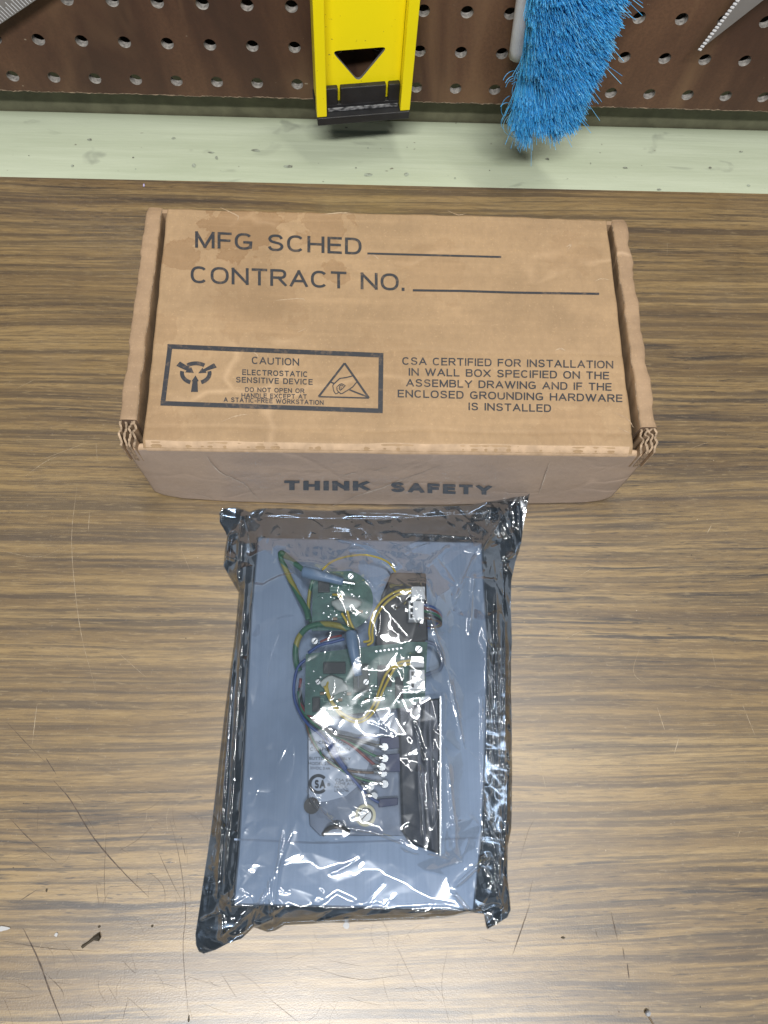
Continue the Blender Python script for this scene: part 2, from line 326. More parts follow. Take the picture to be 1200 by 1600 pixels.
# ------------------------------------------------------------------ spirit level
def mat_paint(name, col, rough=0.35, dirt=(0.25, 0.18, 0.04)):
    t = NT(name); d = t.noise(t.coord((420, 420, 420)), 1, 2, 0.5); s = t.noise(t.coord((25, 25, 25)), 1, 5, 0.6)
    c = t.mix(t.ramp(s, [(0.4, 0.0), (0.8, 0.18)]), col, tuple(k * 0.75 for k in col)); c = t.mix(t.ramp(d, [(0.72, 0.0), (0.78, 0.85)]), c, dirt)
    t.set(Base_Color=c, Roughness=rough); t.bump(t.noise(t.coord((900, 900, 900)), 1, 2), 0.08, 0.0003); return t.m
M_yel = mat_paint('yellow_enamel', (0.96, 0.80, 0.008))
M_blk = simple('black_rubber', (0.018, 0.018, 0.020), 0.45, var=0.3, bump=0.3)
M_alu = simple('bare_aluminium', (0.62, 0.62, 0.60), 0.4, metal=0.8)
YF = -27.0                                         # front plane of the level
pl, pr = aty(497, 193, YF), aty(640, 181, YF)
LW = float(np.linalg.norm(pr - pl)) * 1.01; LYAW, LROLL = math.radians(8.5), math.radians(-0.4)
lvl = thing('spirit_level', 'yellow spirit level with black end cap hanging on pegboard', 'spirit level', tuple((pl + pr) / 2 * [1, 0, 1] + [0, YF, 0]))
lvl.rotation_euler = (0, -LROLL, LYAW); LM = np.array((Matrix.Rotation(LYAW, 3, 'Z') @ Matrix.Rotation(-LROLL, 3, 'Y'))); LO = np.array(lvl.location) / MM
h = LW / 2; D = 24.0
b = MB(); FL = 6.2; WB = 9.0
for sx in (-1, 1):
    xa, xb = sorted((sx * h, sx * (h - FL)))
    b.box(xa, xb, 0, 6.5, 4.2, 420); 
    xa, xb = sorted((sx * (h - 1.0), sx * (h - FL + 0.6))); b.box(xa, xb, 6.5, D, 4.2, 420)
b.build('flange', M_yel, lvl, bevel=0.5)
# web with a rounded triangular opening
def to_lvl(px, py, y):                             # photo pixel -> level local (x, z) on its local plane y
    d = LM.T @ ray(px, py); c0 = LM.T @ (CAM - LO); p = c0 + d * ((y - c0[1]) / d[1]); return np.array([p[0], p[2]])
YW = WB
tri = [to_lvl(518, 80, YW), to_lvl(606, 73, YW), to_lvl(560, 128, YW)]
def round_poly(P, r, n=6):
    out = []; k = len(P)
    for i in range(k):
        a, c, d = P[i - 1], P[i], P[(i + 1) % k]; u = (a - c) / np.linalg.norm(a - c); v = (d - c) / np.linalg.norm(d - c)
        for j in range(n + 1):
            t = j / n; p0, p1 = c + u * r, c + v * r; out.append((1 - t) ** 2 * p0 + 2 * t * (1 - t) * c + t * t * p1)
    return out
trip = round_poly([np.array(p) for p in tri], 4.0)
bm = bmesh.new(); ww = h - FL + 0.4
outer = [(-ww, 3), (ww, 3), (ww, 420), (-ww, 420)]
ov = [bm.verts.new((x * MM, WB * MM, z * MM)) for x, z in outer]; iv = [bm.verts.new((p[0] * MM, WB * MM, p[1] * MM)) for p in trip]
es = [bm.edges.new((ov[i], ov[(i + 1) % 4])) for i in range(4)] + [bm.edges.new((iv[i], iv[(i + 1) % len(iv)])) for i in range(len(iv))]
bmesh.ops.triangle_fill(bm, use_beauty=True, edges=es)
me = bpy.data.meshes.new('web'); bm.to_mesh(me); bm.free(); me.materials.append(M_yel); me.materials.append(M_alu)
web = bpy.data.objects.new('web', me); C.objects.link(web); web.parent = lvl
so = web.modifiers.new('thick', 'SOLIDIFY'); so.thickness = 1.8 * MM; so.offset = -1; so.material_offset_rim = 1
b = MB(); b.box(-h + .2, h - .2, -0.8, D + 1, -1.4, 4.0); 
b.build('end_cap', M_blk, lvl, bevel=0.5)
b = MB(); zt = 19.5
for xa, xb in ((-ww + .5, -ww + 8), (-ww + 9.6, ww - 9.2), (ww - 7.6, ww - .5)): b.box(xa, xb, WB - 4.2, WB - 0.4, 4.0, zt)
b.box(-ww + .5, ww - .5, WB - 4.4, WB - 0.5, 4.0, 8.5)
b.build('cap_plug', M_blk, lvl, bevel=0.6)
b = MB()
b.box(-ww + 1.5, ww - 1.5, WB - 5.0, WB - 4.45, 4.4, 6.4)
t = NT('dusty_rubber'); t.set(Base_Color=t.ramp(t.noise(t.coord((300, 300, 600)), 1, 4), [(0.4, (0.03, 0.03, 0.032)), (0.6, (0.30, 0.30, 0.30))]), Roughness=0.7)
b.build('dusty_ridge', t.m, lvl)

# ------------------------------------------------------------------ steel ruler (framing square arm) and saw
M_steel = simple('brushed_steel', (0.40, 0.41, 0.43), 0.38, metal=0.7, var=0.1, scale=40)
M_tick = simple('pale_graduation', (0.80, 0.82, 0.84), 0.5, var=0.05)
YR = -9.0
a0, a1 = aty(-2, 39.5, YR), aty(58, -1, YR); ed = (a1 - a0) / np.linalg.norm(a1 - a0); pn = np.cross(ed, [0, 1, 0]); pn = pn if pn[2] > 0 else -pn
ruler = thing('steel_ruler', 'grey steel ruler with white graduation lines in the upper left corner', 'ruler', tuple(a0))
b = MB(); b.prism([-60 * ed, 130 * ed, 130 * ed + 38 * pn, -60 * ed + 38 * pn], (0, 1.8, 0)); b.build('blade', M_steel, ruler, bevel=0.2)
b = MB(); k = 0
for d in np.arange(-58, 128, 2.15):
    ln = 9.5 if k % 4 == 0 else (6.8 if k % 2 == 0 else 4.8); k += 1
    p = ed * d + pn * 0.5 + np.array([0, -0.1, 0]); b.strip([p, p + pn * ln / 2, p + pn * ln], 0.42, (0, 1, 0))
b.build('graduations', M_tick, ruler)
YS = -14.0
s0, s1, s2 = aty(1090, 80, YS), aty(1152, -1, YS), aty(1194, -1, YS)
saw = thing('hand_saw', 'grey hand saw blade with bright teeth in the upper right corner', 'saw', tuple(s0))
e1 = (s1 - s0) / np.linalg.norm(s1 - s0); e2 = (s2 - s0) / np.linalg.norm(s2 - s0)
b = MB(); b.prism([np.zeros(3), e1 * 190, e2 * 190, e2 * 8.5 + np.array([0, 0, -0.3]), e2 * 2.2 - e1 * 0.8], (0, 1.0, 0)); b.build('blade', M_steel, saw, bevel=0.15)
b = MB(); pn = np.cross(e1, [0, 1, 0]); pn = pn if pn @ (s2 - s1) < 0 else -pn
for d in np.arange(1.5, 180, 2.05):
    p = e1 * d; b.prism([p - e1 * .62 - pn * 1.6, p + e1 * .62 - pn * 1.6, p + e1 * 0.5 + pn * 0.7, p - e1 * .5 + pn * 0.7], (0, -0.5, 0))
b.build('teeth', simple('ground_bright_steel', (0.85, 0.86, 0.88), 0.35, metal=0.2, var=0.03), saw, bevel=0.15)

# ------------------------------------------------------------------ blue brush
YB = -14.0
broom = thing('bench_brush', 'bright blue soft bristled brush hanging on pegboard', 'brush', tuple(aty(830, 100, YB)))
bo = aty(830, 100, YB)
b0 = aty(824, 114, YB) - bo; b1 = aty(852, -60, YB) - bo; ax = (b1 - b0) / np.linalg.norm(b1 - b0); BL = np.linalg.norm(b1 - b0)
lat = np.cross(ax, [0, -1, 0]); lat /= np.linalg.norm(lat); lat = lat if lat[0] > 0 else -lat
fwd = np.array([0, -1.0, 0])
b = MB(); q = crom([b0 + ax * t - lat * 7 - fwd * 2 for t in np.linspace(10, BL + 60, 6)], 4)
b.tube(q, 5.5, 12); b.build('back', simple('white_plastic', (0.80, 0.83, 0.88), 0.4), broom, smooth=True)
NB = 26000
NT_ = 330; ts = rng.random(NT_) ** 0.9 * (BL + 16) - 1; tw = rng.uniform(-1, 1, NT_); tdev = rng.normal(0, 0.055, (NT_, 3)); tl_ = rng.uniform(-1.6, 1.6, NT_)
tid = rng.integers(0, NT_, NB); s = ts[tid] + rng.normal(0, .8, NB); w = tw[tid] + rng.normal(0, .08, NB)
root = b0 + ax * s[:, None] + lat * (4 + (5.5 + 4.5 * np.clip(s / 42, 0, 1)) * w)[:, None] + fwd * rng.uniform(0, 3, NB)[:, None]
endf = np.clip(1 - s / 36, 0, 1)[:, None]          # bristles fan out at the lower end
dirn = fwd * 0.95 + np.array([0, 0, 0.36]) + lat * (0.34 + 0.36 * w)[:, None] - ax * 0.16 - ax * endf * (0.22 + 0.1 * rng.random(NB)[:, None]) - lat * endf * 0.26 + tdev[tid] + rng.normal(0, 0.035, (NB, 3))
dirn /= np.linalg.norm(dirn, axis=1)[:, None]
Ln = (rng.uniform(41, 44, NB) + tl_[tid]) * (1 - 0.10 * w ** 2)
stray = rng.random(NB) < 0.008; Ln[stray] *= 1.14
droop = np.array([0, 0, -1.0]); nseg = 5; tt = np.linspace(0, 1, nseg)
curl = rng.normal(0, 1, (NB, 3)) * (1.2 + 3.0 * stray[:, None])
P = root[:, None, :] + dirn[:, None, :] * (Ln[:, None] * tt)[:, :, None] + droop * (5.0 * tt ** 2)[None, :, None] + curl[:, None, :] * (tt ** 2)[None, :, None]
t1 = rng.normal(size=(NB, 3)); u = np.cross(dirn, t1); u /= np.linalg.norm(u, axis=1)[:, None]; v = np.cross(dirn, u)
rad = 0.165 * (1 - 0.25 * tt)
ring = [np.cos(2 * math.pi * k / 3) * u + np.sin(2 * math.pi * k / 3) * v for k in range(3)]
VV = np.stack([P + r[:, None, :] * rad[None, :, None] for r in ring], 2).reshape(-1, 3)      # NB*nseg*3
base = (np.arange(NB) * nseg * 3)[:, None, None, None] + (np.arange(nseg - 1) * 3)[None, :, None, None]
kk = np.arange(3); quad = np.stack([kk, (kk + 1) % 3, (kk + 1) % 3 + 3, kk + 3], 1)[None, None]
FQ = (base + quad).reshape(-1, 4)
me = bpy.data.meshes.new('bristles'); me.vertices.add(len(VV)); me.vertices.foreach_set('co', (VV * MM).astype(np.float32).ravel())
me.loops.add(FQ.size); me.loops.foreach_set('vertex_index', FQ.astype(np.int32).ravel()); me.polygons.add(len(FQ)); me.polygons.foreach_set('loop_start', np.arange(0, FQ.size, 4, dtype=np.int32))
me.update(calc_edges=True)
t = NT('blue_bristle'); gi = t.n('ShaderNodeNewGeometry'); t.set(Base_Color=t.ramp(gi.outputs['Random Per Island'], [(0.0, (0.05, 0.39, 0.82)), (0.6, (0.09, 0.53, 0.96)), (1.0, (0.26, 0.68, 0.99))]), Roughness=0.45)
me.materials.append(t.m); o = bpy.data.objects.new('bristles', me); C.objects.link(o); o.parent = broom
b = MB()
for i in range(46):                                # curled stray strands on the lower left
    p = aty(805 + rng.uniform(-10, 14), rng.uniform(120, 190), YB - rng.uniform(6, 22)) - bo; a = rng.uniform(0, 6.28); r = rng.uniform(2.5, 5.5); ph = np.linspace(0, rng.uniform(1.5, 4.2), 12)
    b.tube([p + np.array([r * (math.cos(a + f) - math.cos(a)), -2 * f, r * (math.sin(a + f) - math.sin(a)) * 1.2]) for f in ph], 0.17, 4)
b.build('stray_bristles', t.m, broom)

# ------------------------------------------------------------------ cardboard box
BW, BD, BH, BYAW = 253.2, 134.2, 71.8, -0.0073
BO = np.array([-72.55, -271.4, 0.0])
box = thing('cardboard_box', 'worn brown cardboard carton with dark printing standing on the bench', 'box', tuple(BO), BYAW)
def to_box(p): 
    d = np.array(p) - BO; c, s_ = math.cos(BYAW), math.sin(BYAW); return np.array([c * d[0] + s_ * d[1], -s_ * d[0] + c * d[1], d[2]])
def lid_z(x, y):                                   # lid height: sinks towards the front, dips and creases
    z = BH - 1.0 - 4.5 * np.clip(1 - y / BD, 0, 1) + 0.55 * snoise(x / 60, y / 45, 4) + 0.05 * snoise(x / 14, y / 12, 5)
    for yc, a, k in ((52.5, 0.30, 0.9), (9.5, 0.5, 0.8)): z = z - a * np.exp(-((y - yc - 0.8 * snoise(x / 24, x * 0, 6)) / k) ** 2) * (0.6 + 0.4 * snoise(x / 30, x * 0 + yc, 8))
    z = z - 2.6 * np.clip(1 - y / 3.5, 0, 1) ** 2
    return z
def lidpt(px, py):
    p = to_box(at(px, py, BH - 3))
    for _ in range(4): p = to_box(at(px, py, float(lid_z(p[0], p[1]))))
    return p
def frontpt(px, py): 
    d = ray(px, py); dl = np.array([math.cos(BYAW) * d[0] + math.sin(BYAW) * d[1], -math.sin(BYAW) * d[0] + math.cos(BYAW) * d[1], d[2]]); c0 = to_box(CAM)
    return c0 + dl * ((0 - c0[1]) / dl[1])

def mat_kraft(name, base, grey=0.0, stain=True, veins=0.3):
    t = NT(name); c = t.coord()
    n1 = t.noise(t.coord((22, 22, 22)), 1, 6, 0.62); n2 = t.noise(t.coord((340, 190, 340)), 1, 4, 0.65)
    B = np.array(base); col = t.ramp(n1, [(0.28, tuple(B * 0.78)), (0.5, tuple(B)), (0.75, tuple(np.minimum(B * 1.16, 1)))])
    col = t.mix(t.ramp(n2, [(0.3, 0.30), (0.65, 0.0)]), col, tuple(B * 0.62))
    n3 = t.noise(t.coord((900, 900, 900)), 1, 2, 0.5); col = t.mix(t.ramp(n3, [(0.62, 0.0), (0.74, 0.35)]), col, tuple(np.minimum(B * 1.5, 1)))
    if stain:
        for (sx, sy, rad, seed, dk) in ((48, 122, 34, 1, .72), (20, 104, 17, 2, .6), (90, 128, 26, 7, .5), (60, 78, 40, 3, .22), (98, 96, 12, 4, .55), (215, 12, 30, 5, .22), (16, 12, 26, 6, .25), (150, 100, 30, 8, .18), (120, 40, 34, 9, .15), (222, 112, 24, 10, .2), (10, 60, 16, 11, .25)):
            d = t.n('ShaderNodeVectorMath', operation='DISTANCE'); t.l(t.coord((1, 1, 0)), d.inputs[0]); d.inputs[1].default_value = (sx * MM, sy * MM, 0)
            nn = t.noise(t.coord((70, 70, 1), (seed * 3.1, seed, 0)), 1, 4, 0.6, 0.3)
            q = t.math('ADD', t.math('MULTIPLY', d.outputs['Value'], -1 / (rad * MM)), t.math('ADD', t.math('MULTIPLY', nn, 1.9), 0.05))
            col = t.mix(t.math('MULTIPLY', t.ramp(q, [(0.42, 0.0), (0.50, 1.0), (0.54, 0.72)]), dk), col, tuple(B * np.array([.62, .53, .45])))
    vo = t.n('ShaderNodeTexVoronoi', feature='DISTANCE_TO_EDGE'); vo.inputs['Scale'].default_value = 1
    wv = t.n('ShaderNodeVectorMath', operation='ADD'); nw = t.n('ShaderNodeTexNoise'); nw.inputs['Scale'].default_value = 30; t.l(c, nw.inputs['Vector'])
    ms = t.n('ShaderNodeVectorMath', operation='SCALE'); ms.inputs['Scale'].default_value = 0.03; t.l(nw.outputs['Color'], ms.inputs[0]); t.l(c, wv.inputs[0]); t.l(ms.outputs[0], wv.inputs[1])
    t.l(t.coord((13, 17, 20), vec=wv.outputs[0]), vo.inputs['Vector'])
    gate = t.ramp(t.noise(t.coord((16, 20, 20), (4, 4, 4)), 1, 3, 0.5), [(0.52, 0.0), (0.64, 1.0)])
    col = t.mix(t.math('MULTIPLY', t.math('MULTIPLY', t.ramp(vo.outputs['Distance'], [(0.0, 1.0), (0.035, 0.0)]), gate), veins), col, tuple(np.minimum(B * 1.7 + 0.06, 1)))
    if grey: 
        g = t.noise(t.coord((26, 26, 40), (7, 0, 3)), 1, 5, 0.65); col = t.mix(t.ramp(g, [(0.25, grey * 0.55), (0.75, grey)]), col, (0.30, 0.255, 0.24))
    fl = t.noise(t.coord((9, 170, 60)), 1, 3, 0.6); col = t.mix(t.ramp(fl, [(0.40, 0.16), (0.56, 0.0)]), col, tuple(B * 0.66)); col = t.mix(t.ramp(fl, [(0.56, 0.0), (0.72, 0.20)]), col, tuple(np.minimum(B * 1.4, 1)))
    t.set(Base_Color=col, Roughness=0.42 if grey else 0.72); t.b.inputs['Specular IOR Level'].default_value = 0.5 if grey else 0.35
    bh = t.math('ADD', t.math('MULTIPLY', n2, 0.4), t.math('ADD', n1, t.math('MULTIPLY', t.math('MINIMUM', vo.outputs['Distance'], 0.05), 6)))
    t.bump(bh, 0.5, 0.0008); return t.m
KB = (0.350, 0.234, 0.130)
M_kraft = mat_kraft('kraft_board', KB, veins=0.30)
M_kside = mat_kraft('kraft_edge_board', (0.345, 0.232, 0.140), stain=False, veins=0.5)
M_kfront = mat_kraft('dirty_kraft_board', (0.43, 0.315, 0.225), grey=0.6, stain=False, veins=0.75)
M_fold = simple('rubbed_kraft_fold', (0.45, 0.315, 0.20), 0.85, var=0.12, scale=160, bump=0.3)
M_torn = simple('torn_paper_edge', (0.36, 0.26, 0.17), 0.9, var=0.3, scale=400, bump=0.5)
M_in = simple('kraft_inside', (0.16, 0.10, 0.065), 0.85, var=0.2, scale=120)

TW = 8.2; GAP = 2.6
xs = np.linspace(TW + GAP, BW - TW - GAP, 240); ys = np.concatenate([np.linspace(-0.2, 4, 14), np.linspace(4.6, BD - 0.5, 150)])
X, Y = np.meshgrid(xs, ys); X = X + np.where((X < xs[0] + .1) | (X > xs[-1] - .1), 0.35 * snoise(Y / 9, X * 0, 12), 0)
Yj = Y + np.where(Y > BD - 1, 0.5 * snoise(X / 7, X * 0, 13), 0)
Z = lid_z(X, Y)
lid = grid_obj('lid', np.stack([X, Yj, Z], -1), M_kraft, box)
so = lid.modifiers.new('thick', 'SOLIDIFY'); so.thickness = 2.6 * MM; so.offset = -1
# front panel
def bulge(x, z): return -3.4 * np.sin(np.clip(x / BW, 0, 1) * math.pi) ** 0.8 * np.clip(1 - z / (BH - 6), 0, 1) ** 0.8
xs = np.linspace(1.5, BW - 1.5, 200); zs = np.linspace(0, 1, 50); X, T = np.meshgrid(xs, zs)
edge = np.minimum(X, BW - X)
zb = 0.4 + 6.5 * np.clip(1 - edge / 16, 0, 1) ** 1.7 + 0.25 * snoise(X / 6, X * 0, 21)
zt = np.where(edge < TW + GAP, BH - 7.5 - 2.0 * np.clip(1 - edge / 10, 0, 1), lid_z(np.clip(X, TW + GAP, BW - TW - GAP), X * 0) + 0.2)
Zf = zb + (zt - zb) * T
Yf = bulge(X, Zf) + 0.4 * snoise(X / 45, Zf / 25, 22) + 0.12 * snoise(X / 9, Zf / 9, 23) + 1.6 * np.clip((T - 0.955) / 0.045, 0, 1) ** 2 - 0.15 + 1.5 * np.clip(1 - edge / 8, 0, 1) ** 2
fmat = np.where(T[:-1, :-1] > 0.958, 1, 0)
front = grid_obj('front_panel', np.stack([X, Yf, Zf], -1), [M_kfront, M_fold], box, fmat=fmat)
so = front.modifiers.new('thick', 'SOLIDIFY'); so.thickness = 2.4 * MM; so.offset = -1
# crushed pale fold where lid and front meet
b = MB(); xx = np.arange(TW + GAP + 1, BW - TW - GAP - 1, 0.8); nn_ = 0.45 * snoise(xx / 16, xx * 0, 31); n2_ = 0.5 * snoise(xx / 2.2, xx * 0, 33)
rows = [np.stack([xx, 2.6 + 0.9 * nn_, lid_z(xx, 2.6 + 0.9 * nn_) + 0.1], 1), np.stack([xx, 1.2 + 0.3 * n2_, lid_z(xx, xx * 0 + 1.2) + 0.12 + .05 * n2_], 1),
        np.stack([xx, -0.55 + 0.2 * n2_, lid_z(xx, xx * 0) - 0.6], 1), np.stack([xx, -0.75 + 0.15 * n2_, lid_z(xx, xx * 0) - 2.0 - 0.8 * nn_ - .2 * n2_], 1)]
grid_obj('crushed_fold', np.array(rows), M_fold, box)
# back panel
b = MB(); b.box(2, BW - 2, BD - 2.6, BD - 0.2, 0.4, BH - 2.2); b.build('back_panel', M_kside, box)
b = MB(); b.box(3, BW - 3, 3.5, BD - 3.2, 0.4, 3); b.build('bottom_panel', M_kside, box)
# rolled side walls
def side_wall(sx):
    ys = np.linspace(10.5, BD + 0.5, 150); prof = [(1.2, 0.4), (0.5, 20), (0.2, 45), (0.0, BH - 7), (0.05, BH - 2.2), (0.35, BH - 0.7), (1.1, BH - 0.05), (3.0, BH + 0.1), (5.0, BH + .1), (7.2, BH - .05), (7.85, BH - 0.4), (8.1, BH - 1.2), (TW, BH - 4), (TW + 0.3, BH - 9), (TW + .4, BH - 24)]
    V = []
    for j, (px_, pz) in enumerate(prof):
        top = 1.0 if 3 <= j <= 11 else 0.35
        wav = (0.9 if sx > 0 else 0.55) * snoise(ys / 9, ys * 0, 40 + sx) + 0.35 * snoise(ys / 3.1, ys * 0, 44 + sx)
        inn = 0.35 * snoise(ys / 5, ys * 0, 47 + sx) if 9 <= j <= 11 else 0
        xo = px_ - wav * top * (1 if j < 8 else 0.2) + inn; zo = pz + top * (0.35 * snoise(ys / 12, ys * 0 + j * .1, 50 + sx)) - (1.6 * np.clip((ys - BD + 7) / 7, 0, 1) ** 2 if j > 3 else 0)
        x = xo if sx < 0 else BW - xo
        V.append(np.stack([x + 0 * ys, ys, zo + 0 * ys], 1))
    V = np.array(V); fm = np.zeros((len(prof) - 1, len(ys) - 1), int); r = rng.random(len(ys) - 1); fm[10][(snoise(ys[:-1] / 6, ys[:-1] * 0, 60 + sx) > -0.35)] = 1; fm[4][(snoise(ys[:-1] / 5, ys[:-1] * 0, 61 + sx) > 0.3)] = 1
    o = grid_obj('side_wall', V, [M_kside, M_torn], box, flip=sx > 0, fmat=fm)
    n = len(prof)                                  # close both ends
    for k in (0, len(ys) - 1): e = MB(); e.add([V[j][k] for j in range(n)], [tuple(range(n))]); e.build('wall_end', M_in, o)
    # crushed tabs at the front end of the wall
    g = MB()
    for q in range(4):
        x0 = 0.9 + q * 2.15; am_ = rng.uniform(.25, .75); fr_ = rng.uniform(1.0, 1.9); pts = [(x0 + am_ * math.sin(fr_ * v_ + q * 1.7) + rng.normal(0, .08), -0.4 + 1.35 * v_ + 0.25 * math.sin(q * 2 + v_)) for v_ in np.linspace(0, 8.6, 12)]
        hi = BH - rng.uniform(1.2, 2.6); P = crom([(x if sx < 0 else BW - x, y, 0) for x, y in pts], 3)
        B_ = np.gradient(P, axis=0); N_ = np.cross(B_, [0, 0, 1]); N_ /= np.linalg.norm(N_, axis=1)[:, None]; m_ = len(P)
        wv = 0.35 * np.sin(np.arange(m_) * .9 + q)
        vs = [P[i] + s2 * 0.48 * N_[i] + [0, 0, zz] for s2 in (-1, 1) for zz in (0, 1) for i in range(m_)]
        vs = [(x, y, (BH - 22 if z < .5 else hi - 4.2 * max(0, 1 - (y + .4) / 4.2) ** 1.3 + 0.3 * math.sin(x * 5 + y * 2))) for x, y, z in vs]
        A, Bq, Cq, Dq = 0, m_, 2 * m_, 3 * m_
        for i in range(m_ - 1):
            pass
        fs = [(A + i, A + i + 1, Bq + i + 1, Bq + i) for i in range(m_ - 1)] + [(Cq + i, Cq + i + 1, Dq + i + 1, Dq + i) for i in range(m_ - 1)]
        tp = [(Bq + i, Bq + i + 1, Dq + i + 1, Dq + i) for i in range(m_ - 1)]
        n0 = g.n; g.add(vs, fs, 0); 
        for f in tp + [(A, Bq, Dq, Cq)]: g.f.append([n0 + i for i in f]); g.m.append(1)
    g.build('crushed_tab', [M_kside, M_torn], o)
    e = MB(); xa, xb = (0.8, TW + .3) if sx < 0 else (BW - TW - .3, BW - .8); e.box(xa, xb, 2.4, 10.6, 2.0, BH - 20); e.build('wall_corner', M_kside, o)
side_wall(-1); side_wall(1)

# printing on the lid: shapes on the lid surface
def mat_ink(name, col, under):
    t = NT(name); n = t.noise(t.coord((420, 420, 420)), 1, 4, 0.65); n2 = t.noise(t.coord((60, 60, 60)), 1, 3, 0.6)
    t.set(Base_Color=t.mix(t.ramp(t.math('ADD', t.math('MULTIPLY', n, 0.65), t.math('MULTIPLY', n2, 0.35)), [(0.52, 0.0), (0.68, 0.55)]), col, under), Roughness=0.6); return t.m
M_ink = mat_ink('dark_ink', (0.026, 0.028, 0.034), (0.20, 0.135, 0.085))
M_inkf = mat_ink('blue_black_ink', (0.075, 0.088, 0.105), (0.24, 0.20, 0.18))
def el(cx, cy, rx, ry, a0, a1, n=14):              # slightly squared arc, as in grotesque capitals
    f = lambda v_: math.copysign(abs(v_) ** 0.84, v_)
    return [(cx + rx * f(math.cos(math.radians(a))), cy + ry * f(math.sin(math.radians(a)))) for a in np.linspace(a0, a1, n)]
_S = [tuple(p) for p in crom([(.94, .79, 0), (.78, .96, 0), (.5, 1, 0), (.2, .95, 0), (.06, .76, 0), (.2, .59, 0), (.5, .51, 0), (.82, .43, 0), (.96, .24, 0), (.8, .05, 0), (.5, 0, 0), (.18, .04, 0), (.02, .22, 0)], 3)[:, :2]]
GL = {'A': (.92, [[(0, 0), (.5, 1)], [(.5, 1), (1, 0)], [(.17, .32), (.83, .32)]]), 'B': (.80, [[(0, 0), (0, 1)], [(0, 1), (.6, 1)] + el(.6, .77, .33, .23, 90, -90) + [(.6, .54), (0, .54)], [(.6, .54)] + el(.62, .27, .38, .27, 90, -90) + [(.62, 0), (0, 0)]]),
      'C': (.86, [el(.5, .5, .5, .5, 42, 318, 26)]), 'D': (.82, [[(0, 0), (0, 1)], [(0, 1), (.42, 1)] + el(.45, .5, .55, .5, 90, -90, 20) + [(.42, 0), (0, 0)]]), 'E': (.72, [[(0, 0), (0, 1)], [(0, 1), (1, 1)], [(0, .53), (.92, .53)], [(0, 0), (1, 0)]]),
      'F': (.70, [[(0, 0), (0, 1)], [(0, 1), (1, 1)], [(0, .51), (.9, .51)]]), 'G': (.90, [el(.5, .5, .5, .5, 42, 325, 26), [(.93, .08), (.96, .44)], [(.55, .44), (.96, .44)]]), 'H': (.84, [[(0, 0), (0, 1)], [(1, 0), (1, 1)], [(0, .52), (1, .52)]]),
      'I': (.0, [[(0, 0), (0, 1)]]), 'K': (.86, [[(0, 0), (0, 1)], [(0, .34), (.95, 1)], [(.33, .57), (1, 0)]]), 'L': (.68, [[(0, 0), (0, 1)], [(0, 0), (1, 0)]]), 'M': (.96, [[(0, 0), (0, 1)], [(0, 1), (.5, .0)], [(.5, .0), (1, 1)], [(1, 0), (1, 1)]]),
      'N': (.86, [[(0, 0), (0, 1)], [(0, 1), (1, 0)], [(1, 0), (1, 1)]]), 'O': (.92, [el(.5, .5, .5, .5, 0, 360, 34)]), 'P': (.78, [[(0, 0), (0, 1)], [(0, 1), (.6, 1)] + el(.62, .74, .38, .26, 90, -90) + [(.6, .48), (0, .48)]]),
      'R': (.84, [[(0, 0), (0, 1)], [(0, 1), (.6, 1)] + el(.6, .75, .36, .25, 90, -90) + [(.6, .5), (0, .5)], [(.5, .5), (1, 0)]]), 'S': (.82, [_S]), 'T': (.80, [[(0, 1), (1, 1)], [(.5, 0), (.5, 1)]]), 'U': (.84, [[(0, 1), (0, .36)] + el(.5, .36, .5, .36, 180, 360) + [(1, 1)]]),
      'V': (.90, [[(0, 1), (.5, 0)], [(.5, 0), (1, 1)]]), 'W': (1.26, [[(0, 1), (.26, 0)], [(.26, 0), (.5, 1)], [(.5, 1), (.74, 0)], [(.74, 0), (1, 1)]]), 'X': (.86, [[(0, 0), (1, 1)], [(0, 1), (1, 0)]]), 'Y': (.88, [[(0, 1), (.5, .45)], [(1, 1), (.5, .45)], [(.5, .48), (.5, 0)]]),
      '.': (.0, [[(0, -.02), (0, .06)]]), '-': (.42, [[(0, .40), (1, .40)]]), ' ': (.42, [])}
def text_on(mb, s_, p0, p1, hpx, surf, t_=0.125, lift_dir=(0, 0, 1)):   # block lettering, even strokes: baseline from pixel p0 to p1, cap height in pixels
    x = 0; segs = []
    for ch in s_:
        w, st = GL[ch]; w = max(w, t_) if ch != ' ' else w
        for pl_ in st:
            P = np.array(pl_, float); P[:, 0] = x + t_ / 2 + P[:, 0] * (w - t_); P[:, 1] = t_ / 2 + P[:, 1] * (1 - t_)
            if len(P) == 2: d = (P[1] - P[0]) / np.linalg.norm(P[1] - P[0]); e_ = t_ * .45; P = np.linspace(P[0] - d * e_, P[1] + d * e_, 4)
            segs.append(P)
        x += w + 0.11 + t_ * .25
    tot = x - 0.11 - t_ * .25; p0, p1 = np.array(p0, float), np.array(p1, float)
    for k, P in enumerate(segs):
        T = np.gradient(P, axis=0); N = np.stack([-T[:, 1], T[:, 0]], 1); N /= np.linalg.norm(N, axis=1)[:, None] + 1e-9; n = len(P)
        Q = np.concatenate([P - N * t_ / 2, P + N * t_ / 2]); Q[:, 1] = np.clip(Q[:, 1], 0, 1) if s_ != '.' else Q[:, 1]
        out = [surf(*(p0 + (p1 - p0) * (q[0] / tot) + np.array([0, -hpx]) * q[1])) + np.array(lift_dir) * 0.006 * (k % 5) for q in Q]
        mb.add(out, [(i, i + 1, n + i + 1, n + i) for i in range(n - 1)])
